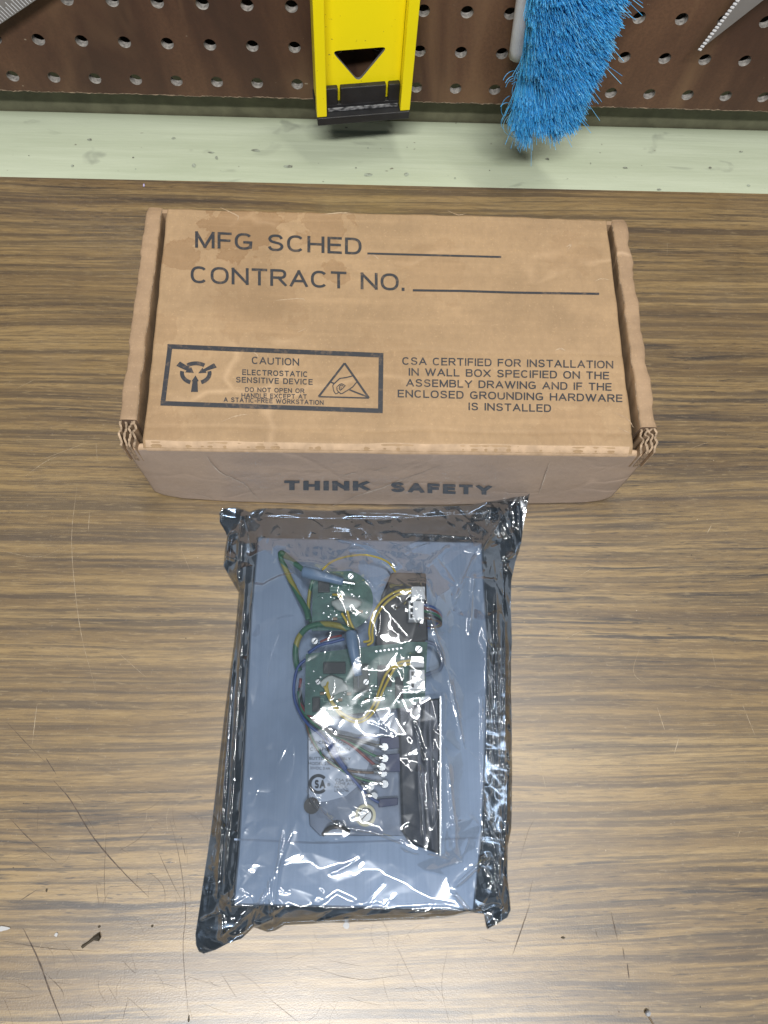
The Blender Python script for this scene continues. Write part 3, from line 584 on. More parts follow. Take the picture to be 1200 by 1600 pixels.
def label_text(mb, s_, p0, p1, hpx, surf):        # small machine-set label lettering
    cu = bpy.data.curves.new('t', 'FONT'); cu.body = s_; cu.size = 1; cu.resolution_u = 4
    ob = bpy.data.objects.new('t', cu); C.objects.link(ob); dg = bpy.context.evaluated_depsgraph_get(); dg.update()
    me = bpy.data.meshes.new_from_object(ob.evaluated_get(dg)); v = np.array([p.co[:2] for p in me.vertices]); f = [list(p.vertices) for p in me.polygons]
    bpy.data.objects.remove(ob); bpy.data.curves.remove(cu); bpy.data.meshes.remove(me)
    v[:, 0] = (v[:, 0] - v[:, 0].min()) / np.ptp(v[:, 0]); p0, p1 = np.array(p0, float), np.array(p1, float)
    mb.add([surf(*(p0 + (p1 - p0) * x + np.array([0, -hpx]) * y / 0.69)) for x, y in v], f)
def poly_on(mb, pts, surf): mb.add([surf(*p) for p in pts], [tuple(range(len(pts)))])
def stroke_on(mb, pts, w, surf, sub=1):
    P = np.array(pts, float)
    if sub > 1: P = np.concatenate([np.linspace(P[i], P[i + 1], sub, endpoint=False) for i in range(len(P) - 1)] + [P[-1:]])
    T = np.gradient(P, axis=0); N = np.stack([-T[:, 1], T[:, 0]], 1); N /= np.linalg.norm(N, axis=1)[:, None] + 1e-9; n = len(P)
    mb.add([surf(*p) for p in P - N * w / 2] + [surf(*p) for p in P + N * w / 2], [(i, i + 1, n + i + 1, n + i) for i in range(n - 1)])
def lids(px, py): p = lidpt(px, py); return np.array([p[0], p[1], float(lid_z(p[0], p[1])) + 0.26])
def fronts(px, py): p = frontpt(px, py); return np.array([p[0], float(bulge(p[0], p[2])) - 0.95, p[2]])
mb = MB(); text_on(mb, 'MFG SCHED', (305, 387.5), (565, 398.5), 26, lids, 0.145); stroke_on(mb, [(574, 396.5), (783, 402)], 3.0, lids, 24)
text_on(mb, 'CONTRACT NO.', (298, 442.5), (632, 455), 26.5, lids, 0.145); stroke_on(mb, [(645, 454), (720, 455), (800, 457.5), (936, 459.5)], 3.4, lids, 12)
mb.build('printed_form_lines', M_ink, lid)
mb = MB(); tl, tr, br, bl = [np.array(p, float) for p in ((262, 538), (599, 552), (598, 646), (251, 634))]
def edge(a, c_, w, n=30):
    stroke_on(mb, [a, c_], w, lids, n)
edge(tl + [-.3, 3.6], tr + [0, 3.6], 7.2); edge(bl + [0, -3.6], br + [0, -3.6], 7.2); edge(tl + [3.4, 7.2], bl + [4.0, -7.2], 7.4, 12); edge(tr + [-3.6, 7.2], br + [-3.6, -7.2], 7.4, 12)
for s_, a, c_, hh, bo_ in (('CAUTION', (393.5, 569), (467.4, 572), 11.6, .155), ('ELECTROSTATIC', (378.5, 586.2), (481, 589.6), 8.8, .18), ('SENSITIVE DEVICE', (368.7, 598), (488.7, 601.8), 9.0, .18),
                   ('DO NOT OPEN OR', (383, 612.6), (475.6, 614.8), 7.3, .18), ('HANDLE EXCEPT AT', (377.4, 621.8), (479.4, 623.8), 7.3, .18), ('A STATIC-FREE WORKSTATION', (349.6, 628.3), (505.6, 633.2), 7.4, .18)):
    text_on(mb, s_, a, c_, hh, lids, bo_)
Zr = lambda x, y: (240 + x * .15, 530 + y * .15)
def arc(a0, a1, cx=440, cy=357, rx=144, ry=103):
    stroke_on(mb, [Zr(cx + rx * math.cos(math.radians(a)), cy - ry * math.sin(math.radians(a))) for a in np.linspace(a0, a1, 16)], 6.2, lids)
arc(52, 128); arc(168, 247); arc(293, 372)
for pl_ in ([(275, 235), (380, 300), (392, 293), (420, 354), (330, 348), (343, 330), (237, 280)], [(630, 252), (658, 297), (545, 335), (552, 353), (467, 357), (508, 300), (520, 315)], [(437, 380), (472, 440), (458, 440), (462, 552), (390, 552), (407, 440), (397, 440)]):
    poly_on(mb, [Zr(*p) for p in pl_], lids)
Zt = lambda x, y: (480 + x * .1083, 550 + y * .1083)
A_, B_, C_ = Zt(540, 165), Zt(165, 648), Zt(890, 668)
stroke_on(mb, [A_, B_], 3.2, lids, 8); stroke_on(mb, [A_, C_], 3.2, lids, 8); stroke_on(mb, [B_, C_], 2.2, lids, 8)
for st, w in (([(650, 350), (560, 372), (470, 385), (385, 464)], 1.8), ([(345, 440), (388, 458)], 2.2), ([(385, 462), (368, 490), (385, 570), (410, 608), (435, 600), (455, 580)], 1.5), ([(455, 585), (430, 550), (428, 510), (450, 485), (472, 470)], 1.4),
              ([(470, 470), (500, 460), (550, 490), (510, 530), (478, 558), (462, 530), (470, 492), (495, 478), (522, 500)], 1.3), ([(455, 580), (485, 607), (510, 600), (600, 545), (660, 505), (712, 440)], 1.6), ([(600, 543), (700, 585), (870, 650)], 2.4), ([(490, 500), (487, 545)], 1.0)):
    stroke_on(mb, [Zt(*p) for p in st], w, lids, 3)
mb.build('printed_caution_panel', M_ink, lid)
mb = MB()
for s_, a, c_ in (('CSA CERTIFIED FOR INSTALLATION', (628.5, 570.3), (958, 576.2)), ('IN WALL BOX SPECIFIED ON THE', (638.6, 587.3), (951.7, 593.3)), ('ASSEMBLY DRAWING AND IF THE', (634.5, 604.3), (955.5, 611)),
                ('ENCLOSED GROUNDING HARDWARE', (621.4, 621.2), (972.4, 628.8)), ('IS INSTALLED', (732, 641.3), (861, 644.4))): text_on(mb, s_, a, c_, 12.0, lids, .16)
mb.build('printed_certification', M_ink, lid)
mb = MB(); text_on(mb, 'THINK', (444, 757.5), (578, 757.5), 14, fronts, .27, (0, -1, 0)); text_on(mb, 'SAFETY', (610, 759), (768, 765), 14, fronts, .27, (0, -1, 0))
mb.build('printed_slogan', M_inkf, front)

t = NT('rubbed_crease'); nz = t.noise(t.coord((90, 90, 90)), 1, 4, 0.7); t.set(Base_Color=t.ramp(nz, [(0.42, (0.33, 0.225, 0.14)), (0.62, (0.50, 0.385, 0.26))]), Roughness=0.85); M_rub = t.m
t = NT('grey_rubbed_crease'); nz = t.noise(t.coord((70, 70, 70)), 1, 4, 0.7); t.set(Base_Color=t.ramp(nz, [(0.42, (0.34, 0.285, 0.245)), (0.66, (0.56, 0.49, 0.42))]), Roughness=0.85); M_rubg = t.m
def rub(pts, w, surf, parent, mat, up):
    P = crom([(x, y, 0) for x, y in pts], 10)[:, :2]; P = P + np.stack([snoise(np.arange(len(P)) / 2.3, P[:, 0] * 0, 3), snoise(np.arange(len(P)) / 2.7, P[:, 0] * 0, 5)], 1) * 0.5
    Q = np.array([surf(*p) for p in P]) - np.array(up) * 0.12; m_ = MB(); m_.strip(Q, w * np.sin(np.linspace(.15, math.pi - .15, len(Q))) * (0.5 + 0.8 * rng.random(len(Q))), up); m_.build('rubbed_crease', mat, parent)
for pts, w in (([(345, 325), (362, 333), (372, 338), (371, 345)], .7), ([(500, 336), (535, 333), (552, 334)], .6), ([(566, 410), (580, 398), (592, 405)], .9), ([(430, 470), (470, 467), (476, 470)], .45), ([(960, 645), (980, 655), (990, 668)], .5), ([(965, 668), (985, 678)], .4), ([(345, 660), (370, 650), (390, 647)], .5),
               ([(886, 386), (892, 383), (888, 390)], .8), ([(868, 548), (876, 545), (884, 548)], .9), ([(880, 578), (898, 584), (905, 600)], .5), ([(380, 548), (398, 552), (404, 558)], .7), ([(465, 520), (480, 513)], .35), ([(700, 330), (715, 336), (728, 334)], .4), ([(930, 440), (940, 436), (955, 438)], .35), ([(905, 595), (915, 612), (918, 632)], .35)): rub(pts, w, lids, lid, M_rub, (0, 0, 1))
for pts, w in (([(322, 708), (332, 722), (346, 734), (365, 742), (382, 750), (396, 764), (412, 778)], .9), ([(505, 786), (530, 776), (560, 764), (590, 756), (612, 748), (650, 735), (690, 722)], 1.0), ([(530, 741), (546, 734), (558, 732)], .9), ([(440, 776), (462, 774), (478, 776)], .6), ([(860, 718), (850, 742), (842, 765)], .5), ([(580, 732), (600, 726), (604, 724)], .5), ([(300, 765), (322, 770), (340, 776)], .5)): rub(pts, w, fronts, front, M_rubg, (0, -1, 0))

# ------------------------------------------------------------------ button fixture lying inside the bag
FX = thing('button_fixture', 'elevator button fixture with circuit boards and wires on a blue steel plate inside the bag', 'fixture', tuple(at(560, 1120, 0)))
FO = at(560, 1120, 0)
def fx(px, py, z): return at(px, py, z) - FO
def slab(mb, pts, z0, z1, mi=0): mb.prism([fx(x, y, z1) - [0, 0, z1 - z0] for x, y in pts], (0, 0, z1 - z0), mi)
t = NT('blue_filmed_steel'); br = t.noise(t.coord((900, 8, 1)), 1, 4, 0.6); sm_ = t.noise(t.coord((12, 12, 12)), 1, 4, 0.6)
t.set(Base_Color=t.mix(t.ramp(br, [(0.3, 0.35), (0.7, 0.0)]), t.ramp(sm_, [(0.3, (0.170, 0.228, 0.325)), (0.7, (0.245, 0.312, 0.420))]), (0.14, 0.19, 0.28)), Roughness=0.40, Metallic=0.55); M_plate = t.m
M_galv = simple('zinc_plate', (0.16, 0.19, 0.25), 0.42, metal=0.75, var=0.15, scale=80)
M_dkbox = simple('dark_bracket', (0.028, 0.025, 0.026), 0.4, var=0.3)
t = NT('green_circuit_board'); tr = t.noise(t.coord((160, 160, 1)), 1, 3); t.set(Base_Color=t.ramp(tr, [(0.35, (0.022, 0.092, 0.074)), (0.65, (0.052, 0.165, 0.132))]), Roughness=0.35); M_pcb = t.m
M_trace = simple('board_trace', (0.25, 0.42, 0.33), 0.4); M_sold = simple('solder', (0.75, 0.77, 0.78), 0.25, metal=0.9)
M_wht = simple('white_nylon', (0.78, 0.80, 0.82), 0.45, var=0.05); M_slot = simple('black_slot', (0.01, 0.01, 0.012), 0.6)
M_lab = simple('pale_label', (0.46, 0.54, 0.68), 0.45, var=0.05); M_lab_ink = simple('label_ink', (0.015, 0.02, 0.03), 0.6, var=0.1)
M_glue = simple('milky_glue', (0.55, 0.60, 0.56), 0.3, var=0.15)
ZP = 11.0
b = MB(); slab(b, [(403, 839), (753, 847), (762, 1000), (760, 1150), (754, 1300), (741, 1423), (364, 1414), (372, 1330), (382, 1160), (392, 960)], 1.2, ZP); b.build('face_plate', M_plate, FX, bevel=0.8)
b = MB(); slab(b, [(366, 1310), (500, 1316), (756, 1308), (756, 1310.5), (500, 1319), (366, 1313)], ZP, ZP + 0.08); b.build('protective_seam', simple('seam_film', (0.21, 0.28, 0.41), 0.35), FX)
# mounting plate with its label
ZM = 14.0
mp = MB(); slab(mp, [(481, 1085), (655, 1085), (655, 1306), (500, 1306), (484, 1290), (481, 1250)], ZP, ZM); mp = mp.build('mounting_plate', M_galv, FX, bevel=0.3)
b = MB(); slab(b, [(482, 1124), (594, 1121), (592, 1150), (566, 1222), (540, 1244), (510, 1252), (483, 1254)], ZM, ZM + 0.3); lb = b.build('label', M_lab, FX)
def labs(px, py): return fx(px, py, ZM + 0.42)
mb = MB()
for s_, a, c_, hh, bo_ in (('Technologies', (482, 1163.5), (556, 1160.5), 8, .03), ('CORPORATION', (484, 1173), (547, 1173), 5.0, .01), ('BUTTON ASSEMBLY', (483.5, 1187), (548, 1188), 4.4, .01), ('MODEL 236609', (481.5, 1195.2), (528, 1195.5), 4.2, .01), ('30VDC 0.4A', (484.5, 1202), (516, 1203), 4.2, .01),
                   ('CSA B44.1', (524, 1221), (556, 1222), 4.4, .01), ('ASME A17.5', (523.5, 1226.5), (558, 1227), 4.4, .01), ('NRTL/C', (523, 1232), (543.5, 1232), 4.4, .01), ('LR35746', (523, 1237.5), (545, 1237.5), 4.4, .01)):
    label_text(mb, s_, a, c_, hh, labs)
def arcl(cx, cy, r, a0, a1, w, n=20): stroke_on(mb, [(cx + r * math.cos(math.radians(a)), cy - r * math.sin(math.radians(a))) for a in np.linspace(a0, a1, n)], w, labs)
arcl(497.5, 1225, 13.2, 42, 318, 5.0); text_on(mb, 'S', (491.5, 1232), (498.5, 1232), 13.5, labs, .26); text_on(mb, 'A', (499.5, 1232), (508.5, 1232), 13.5, labs, .26); arcl(513.5, 1226, 2.2, 0, 360, .7, 14); text_on(mb, 'R', (512.6, 1227.2), (514.6, 1227.2), 2.4, labs, .2)
mb.build('label_print', M_lab_ink, lb)
# bracket: upright dark housing with a folded bright flange on the right
b = MB(); slab(b, [(612, 894), (666, 895), (669, 1000), (655, 1100), (610, 1100), (586, 1002), (596, 930)], ZP, 18.5); b.build('housing', M_dkbox, FX, bevel=0.8)
t = NT('crinkled_steel'); t.set(Base_Color=(0.05, 0.055, 0.07), Metallic=0.6, Roughness=0.25); t.bump(t.noise(t.coord((55, 12, 30)), 1, 2, 0.5, 0.6), 0.5, 0.006); M_crk = t.m
b = MB(); slab(b, [(622, 1098), (690, 1090), (689, 1336), (640, 1318), (628, 1300)], ZP, 19.0); b.build('bracket', M_crk, FX, bevel=1.0)
b = MB(); slab(b, [(687.2, 1088), (689.6, 1088), (689.2, 1337), (686.8, 1337)], ZP, 22.5); b.build('bracket_flange', M_sold, FX)
b = MB(); slab(b, [(594, 1152), (632, 1150), (632, 1168), (594, 1172)], ZM, 17); slab(b, [(594, 1180), (630, 1176), (630, 1206), (596, 1206)], ZM, 18); slab(b, [(590, 1248), (622, 1246), (622, 1258), (592, 1262)], ZM, 16.5); b.build('terminal_block', simple('navy_terminal', (0.03, 0.04, 0.12), 0.4), FX, bevel=0.4)
# circuit boards
ZB = 20.5
def board(pts, z, name='circuit_board'):
    b = MB(); slab(b, pts, z - 1.6, z); return b.build(name, M_pcb, FX)
circ = [(538 + 45 * math.cos(a), 938 - 47 * math.sin(a)) for a in np.linspace(1.35, -1.45, 16)]
pb1 = board([(489, 893)] + circ + [(487, 985)], ZB)
pb2 = board([(478, 1022), (560, 1012), (640, 1003), (668, 1003), (664, 1090), (640, 1104), (505, 1121), (476, 1116)], ZB - 0.5)
for pbx, box_ in ((pb1, (492, 898, 575, 978)), (pb2, (482, 1026, 655, 1105))):
    d = MB(); x0, y0, x1_, y1_ = box_; zz = (ZB if pbx is pb1 else ZB - .5) + 0.1
    for i in range(46 if pbx is pb2 else 26):
        x, y = rng.uniform(x0, x1_), rng.uniform(y0, y1_); d.cyl(fx(x, y, zz), rng.uniform(.25, .5), 0.4, 8)
    for i in range(7): d.cyl(fx(588 + i * 6.5, 1018 - i * .8, zz), .55, .5, 8)
    d.build('solder_joints', M_sold, pbx)
    d = MB()
    for i in range(16):
        x, y = rng.uniform(x0 + 8, x1_ - 30), rng.uniform(y0 + 4, y1_ - 12); q = [(x, y), (x + rng.uniform(6, 18), y)]; q.append((q[1][0], y + rng.uniform(4, 12))); q.append((q[2][0] + rng.uniform(3, 10), q[2][1]))
        stroke_on(d, q, .9, lambda a, c_: fx(a, c_, zz - .02), 2)
    d.build('copper_traces', M_trace, pbx)
b = MB(); slab(b, [(551, 1040), (575, 1038), (577, 1080), (553, 1082)], ZB - .5, ZB + 2.5); b.build('relay', simple('dark_relay', (0.05, 0.07, 0.06), 0.35), FX, bevel=.3)
d = MB()
for x0, y0, x1_, y1_, h_ in ((497, 905, 515, 925, 1.6), (505, 1035, 540, 1052, 2.0), (590, 1040, 612, 1072, 1.8), (618, 1058, 630, 1092, 1.6), (488, 1090, 500, 1112, 1.8)):
    d = MB(); z_ = ZB - (.5 if y0 > 1000 else 0); slab(d, [(x0, y0), (x1_, y0 - .5), (x1_, y1_), (x0, y1_)], z_, z_ + h_); o = d.build('chip', simple('black_resin', (0.02, 0.022, 0.022), 0.4), pb2 if y0 > 1000 else pb1, bevel=.2)
for i in range(9):
    x, y = ((500 + 14 * i, 1084 + (i % 3) * 5) if i < 6 else (560 - 20 * (i - 6), 955 + 6 * (i - 6))); z_ = ZB - (.5 if i < 6 else 0); d = MB(); a_ = rng.uniform(-.3, .3)
    d.tube([fx(x, y, z_ + .7), fx(x + 7, y + a_ * 4, z_ + .7)], .75, 8); d.build('resistor', simple('tan_resistor', (0.30, 0.20, 0.10), 0.4), pb2 if i < 6 else pb1, smooth=False)
# connectors with three slots each
def connector(x0, y0, x1_, y1_, slots, z=ZB):
    b = MB(); slab(b, [(x0, y0), (x1_, y0 + .5), (x1_ + .5, y1_), (x0 + .3, y1_)], z - 1, z + 6); o = b.build('connector', M_wht, FX, bevel=.3)
    if slots:
        d = MB(); hh = (y1_ - y0) / 4.6
        for i in range(3): y = y0 + (y1_ - y0) * (.2 + .3 * i); slab(d, [(x0 + 2.5, y - hh * .45), (x0 + 7, y - hh * .45), (x0 + 7, y + hh * .55), (x0 + 2.5, y + hh * .55)], z + 5.8, z + 6.08)
        d.build('slot', M_slot, o)
    else:
        d = MB()
        for i in range(2): y = y0 + (y1_ - y0) * (.3 + .4 * i); slab(d, [(x0 - 2, y - 2), (x0 + 1, y - 2), (x0 + 1, y + 2), (x0 - 2, y + 2)], z + 1, z + 4)
        d.build('latch', M_wht, o)
connector(643, 916, 664, 936, False); connector(638.5, 938.5, 662, 968, True); connector(642, 1026, 662, 1042, False, ZB - .5); connector(640, 1046, 663.5, 1077, True, ZB - .5)
# wires
def wmat(n, c_): return simple(n, c_, 0.38, var=0.08)
Mw = {'yellow': wmat('yellow_wire', (0.62, 0.46, 0.03)), 'blue': wmat('blue_wire', (0.035, 0.085, 0.30)), 'red': wmat('dark_red_wire', (0.24, 0.03, 0.03)), 'black': wmat('black_wire', (0.02, 0.02, 0.022)), 'green': wmat('green_wire', (0.03, 0.18, 0.08)),
      'grey': wmat('slate_wire', (0.16, 0.20, 0.30)), 'brown': wmat('brown_wire', (0.16, 0.09, 0.05))}
t = NT('green_yellow_wire'); sc = t.n('ShaderNodeTexWave', wave_type='BANDS', bands_direction='DIAGONAL'); sc.inputs['Scale'].default_value = 26; sc.inputs['Distortion'].default_value = 2.5; t.l(t.coord((1, 1, .3)), sc.inputs['Vector'])
t.set(Base_Color=t.ramp(sc.outputs['Color'], [(0.72, (0.025, 0.13, 0.065)), (0.80, (0.30, 0.27, 0.04))]), Roughness=0.4); Mw['earth'] = t.m
def wire(col, pts, r=0.62, nm='wire'):
    b = MB(); b.tube(crom([fx(*p) for p in pts], 8), r, 8); o = b.build(nm, Mw[col], FX, smooth=True); o['label'] = {'earth': 'green and yellow striped earth wire', 'grey': 'slate grey wire', 'red': 'dark red wire'}.get(col, col + ' wire'); return o
zw = 24
wire('yellow', [(643, 921, 25), (620, 924, 26), (598, 938, 25), (583, 960, 24), (577, 985, 23), (578, 1000, 22), (568, 1003, 21)]); wire('yellow', [(643, 926, 25), (622, 929, 26), (602, 943, 25), (588, 963, 24), (582, 985, 23), (582, 1002, 22), (574, 1008, 21)])
wire('yellow', [(642, 1032, 24), (622, 1036, 25), (604, 1052, 25), (594, 1075, 24), (585, 1098, 23), (572, 1118, 20), (557, 1124, 20), (535, 1114, 20), (518, 1095, 22), (511, 1075, 23), (513, 1064, 22)])
wire('yellow', [(642, 1037, 24), (620, 1042, 25), (610, 1056, 25), (598, 1080, 24), (588, 1105, 22), (575, 1122, 20), (556, 1129, 20), (532, 1117, 20), (515, 1092, 22), (507, 1072, 23)])
wire('yellow', [(520, 929, 22), (530, 931, 24), (540, 945, 25), (546, 968, 24), (554, 986, 22)]); wire('yellow', [(534, 958, 23), (541, 970, 23), (549, 985, 22)])
wire('yellow', [(503, 891, 21), (518, 878, 20), (540, 870, 19), (567, 867, 19), (590, 871, 19), (608, 880, 19), (618, 894, 20)], .55)
wire('earth', [(482, 896, 20), (464, 883, 19), (446, 868, 17), (439, 864, 17), (440, 874, 15), (452, 902, 14), (466, 930, 15), (478, 952, 17), (482, 968, 18)], 1.45)
wire('earth', [(552, 987, 23), (530, 978, 24), (505, 975, 22), (482, 980, 20), (467, 996, 17), (462, 1015, 15), (463, 1035, 14), (468, 1048, 14)], 1.5)
wire('earth', [(489, 905, 21), (484, 925, 19), (482, 950, 17), (486, 975, 16)], .9)
wire('blue', [(482, 1020, 21), (500, 1008, 23), (520, 1003, 24), (538, 998, 24)], .8); wire('red', [(500, 1003, 22), (518, 996, 23), (534, 993, 24)], .55)
wire('blue', [(478, 1030, 16), (466, 1042, 15), (460, 1065, 14), (460, 1090, 14), (468, 1112, 15), (482, 1132, 17), (505, 1152, 17), (522, 1180, 17), (540, 1204, 17), (556, 1222, 17), (575, 1243, 17), (592, 1254, 17)], .75)
wire('red', [(470, 1060, 15), (468, 1090, 15), (478, 1112, 17), (500, 1132, 18), (526, 1150, 18), (550, 1165, 18), (570, 1182, 18), (586, 1196, 18)], .75)
wire('green', [(466, 1080, 15), (472, 1108, 16), (490, 1130, 17), (520, 1148, 18), (550, 1162, 18), (575, 1176, 18), (592, 1184, 18)], .7)
wire('black', [(468, 1075, 15), (474, 1105, 16), (496, 1130, 18), (522, 1147, 19), (546, 1153, 19), (570, 1160, 18), (592, 1166, 17)], .8)
wire('brown', [(476, 1120, 15), (484, 1150, 16), (500, 1176, 16), (522, 1196, 16), (545, 1204, 16), (570, 1207, 16), (590, 1207, 17)], .6)
wire('green', [(478, 1128, 15), (488, 1155, 16), (505, 1182, 16), (528, 1199, 16), (550, 1212, 16), (575, 1220, 16), (592, 1224, 16)], .6)
wire('black', [(508, 1160, 16), (518, 1180, 16), (534, 1200, 16), (552, 1214, 16), (570, 1228, 16)], .7); wire('blue', [(513, 1152, 17), (520, 1166, 17), (530, 1186, 17), (541, 1202, 17)], 1.0)
wire('blue', [(530, 1155, 17), (560, 1153, 17), (594, 1151, 17)], .5)
wire('grey', [(664, 1002, 19), (680, 1008, 18), (690, 1028, 16), (688, 1044, 16), (672, 1052, 18), (660, 1056, 20)], 1.0)
for k, col in enumerate(('blue', 'red', 'green', 'black', 'brown')):
    wire(col, [(662, 945 + k * 5, 23), (676, 948 + k * 5, 21), (688, 957 + k * 4, 18), (687, 972 + k * 1.5, 17), (672, 980, 17), (655 - k * 2, 978 - k, 18)], .6)
for px_, py_, z_ in ((592, 1166, 17.2), (592, 1184, 18), (588, 1197, 18), (590, 1207, 17), (592, 1224, 16.2), (575, 1243, 17), (570, 1228, 16.2)):
    b = MB(); b.tube([fx(px_ - 6, py_ - 1, z_), fx(px_ + 1, py_, z_), fx(px_ + 6, py_ + 1, z_)], [.75, 1.15, 1.0], 10); b.cyl(fx(px_ + 9, py_ + 1.2, z_ - .4), 1.7, .7, 16); b.build('ring_terminal', M_sold, FX, smooth=False)
# translucent crimps with metal pins
M_crimp = simple('pale_blue_sleeve', (0.17, 0.27, 0.42), 0.3, var=0.1)
for pts, pin in (([(474, 893, 22), (490, 897, 23), (510, 902, 24), (536, 909, 23.5)], [(536, 909, 23.5), (554, 912, 23)]), ([(549, 988, 24), (551, 1005, 25), (555, 1030, 24), (560, 1056, 23.5)], [(560, 1056, 23.5), (560, 1074, 23)])):
    b = MB(); P = crom([fx(*p) for p in pts], 6); n = len(P); b.tube(P, np.concatenate([np.full(n // 3, 3.0), np.linspace(3.0, 1.9, n - n // 3)]), 12); o = b.build('crimp_sleeve', M_crimp, FX, smooth=True)
    b = MB(); b.tube([fx(*p) for p in pin], .6, 8); b.build('pin', M_sold, o)
b = MB(); bmv = []
for i in range(9):
    for j in range(14):
        a, c_ = math.pi * i / 8, 2 * math.pi * j / 14; p = fx(541, 945, 24.5); bmv.append(p + np.array([7.2 * math.sin(a) * math.cos(c_) * (1 + .15 * math.sin(3 * c_)), 3.4 * math.sin(a) * math.sin(c_), 2.2 * math.cos(a)]))
b.add(bmv, [(i * 14 + j, i * 14 + (j + 1) % 14, (i + 1) * 14 + (j + 1) % 14, (i + 1) * 14 + j) for i in range(8) for j in range(14)]); b.build('glue_blob', M_glue, FX, smooth=True)
b = MB(); bmv = [fx(522 + 20 * math.cos(a) * (1 + .2 * math.sin(4 * a)), 1072 + 15 * math.sin(a) * (1 + .2 * math.cos(3 * a)), ZB + 1.0) for a in np.linspace(0, 6.283, 18, endpoint=False)]; b.prism(bmv, (0, 0, 1.2)); b.build('glue_blob', M_glue, FX, bevel=.5)
# screws
def screw(px, py, z, r, washer=0.0):
    p = fx(px, py, z); b = MB()
    b.cyl(p, r, 1.0, 20, 0, r * .85); o = b.build('screw', M_sold, FX)
    d = MB(); a = 0.8; u_ = np.array([math.cos(a), math.sin(a), 0]); d.strip([p + u_ * -r * .8 + [0, 0, 1.04], p + [0, 0, 1.04], p + u_ * r * .8 + [0, 0, 1.04]], .45); d.build('screw_slot', M_slot, o)
    if washer:
        d = MB(); n = 28
        for ra, rb, z0_, z1_ in ((washer, r + .25, -.9, .3),):
            vs = [p + [R_ * math.cos(6.2832 * k / n), R_ * math.sin(6.2832 * k / n), zz] for R_, zz in ((ra, z0_), (ra, z1_), (rb, z1_), (rb, z0_)) for k in range(n)]
            d.add(vs, [(q * n + k, q * n + (k + 1) % n, (q + 1) * n + (k + 1) % n, (q + 1) * n + k) for q in range(3) for k in range(n)])
        d.build('washer', simple('brass_washer', (0.42, 0.40, 0.28), 0.4, metal=0.6), o)
screw(571, 1274, ZM + .9, 3.2, 4.8); screw(548, 901, ZB + .05, 1.6); screw(572, 1066, ZB + 2, 1.5); screw(497, 1066, ZB, 1.4); screw(654, 1015, ZB, 2.0); screw(492, 1002, ZB - 3, 1.8)
b = MB(); b.cyl(fx(487, 1259, ZM), 3.6, .8, 20); b.build('rubber_grommet', M_dkbox, FX)
b = MB(); b.tube(crom([fx(505, 1304, 14), fx(515, 1294, 17), fx(530, 1292, 18), fx(545, 1300, 15)], 6), 1.0, 8); b.build('cable_tie', M_dkbox, FX, smooth=True)

# ------------------------------------------------------------------ antistatic bag: film draped over the fixture
def mat_film(name, trans, refl, rough, tint=(0.94, 0.97, 1.0), haze=0.06):
    t = NT(name); tr = t.n('ShaderNodeBsdfTransparent'); tr.inputs[0].default_value = (*[trans * c for c in (0.95, 0.98, 1.04)], 1)
    gl = t.n('ShaderNodeBsdfGlossy'); gs = t.n('ShaderNodeBsdfGlossy'); gm = t.n('ShaderNodeMixShader'); gm.inputs[0].default_value = 0.72
    for q_, r_ in ((gl, 0.24), (gs, rough)): q_.inputs['Color'].default_value = (*tint, 1); q_.inputs['Roughness'].default_value = r_
    t.l(gl.outputs[0], gm.inputs[1]); t.l(gs.outputs[0], gm.inputs[2])
    cl = t.ramp(t.noise(t.coord((16, 9, 16)), 1, 4, 0.6, 0.5), [(0.3, tuple(trans * 0.84 * c for c in (0.95, 0.985, 1.03))), (0.7, tuple(trans * 1.06 * c for c in (0.96, 0.985, 1.02)))]); t.l(cl, tr.inputs[0])
    lw = t.n('ShaderNodeLayerWeight'); lw.inputs['Blend'].default_value = 0.35
    f = t.math('ADD', t.math('MULTIPLY', lw.outputs['Fresnel'], 0.36), refl, clamp=True)
    mx = t.n('ShaderNodeMixShader'); t.l(f, mx.inputs[0]); t.l(tr.outputs[0], mx.inputs[1]); t.l(gm.outputs[0], mx.inputs[2])
    bp = t.n('ShaderNodeBump'); bp.inputs['Strength'].default_value = 0.10; bp.inputs['Distance'].default_value = 0.0008; t.l(t.noise(t.coord((90, 90, 90)), 1, 3, 0.5, 0.8), bp.inputs['Height']); t.l(bp.outputs[0], gl.inputs['Normal']); t.l(bp.outputs[0], gs.inputs['Normal'])
    df = t.n('ShaderNodeBsdfDiffuse'); df.inputs[0].default_value = (0.38, 0.50, 0.58, 1); hz = t.n('ShaderNodeMixShader'); hz.inputs[0].default_value = haze; t.l(mx.outputs[0], hz.inputs[1]); t.l(df.outputs[0], hz.inputs[2])
    t.l(hz.outputs[0], t.out.inputs[0]); return t.m
M_film = mat_film('smoky_static_film', 0.66, 0.072, 0.05, haze=0.018)
M_filmb = mat_film('smoky_back_film', 0.085, 0.07, 0.08, (0.62, 0.78, 1.0), haze=0.0)
bag = thing('antistatic_bag', 'transparent smoky antistatic bag of crinkled shiny film around the fixture', 'bag', tuple(at(570, 1130, 0)))
GO = at(570, 1130, 0)
top = [(343, 806), (348, 797), (367, 795), (380, 798), (390, 802), (403, 797), (417, 794), (500, 798), (600, 797), (680, 792), (737, 789), (773, 786), (790, 783), (808, 779), (821, 780)]
right = [(821, 780), (818, 800), (815, 830), (814, 849), (811, 862), (805, 878), (798, 908), (797, 950), (799, 1000), (798, 1120), (800, 1200), (799, 1295), (793, 1322), (793, 1375), (798, 1422), (793, 1433), (776, 1443), (761, 1451)]
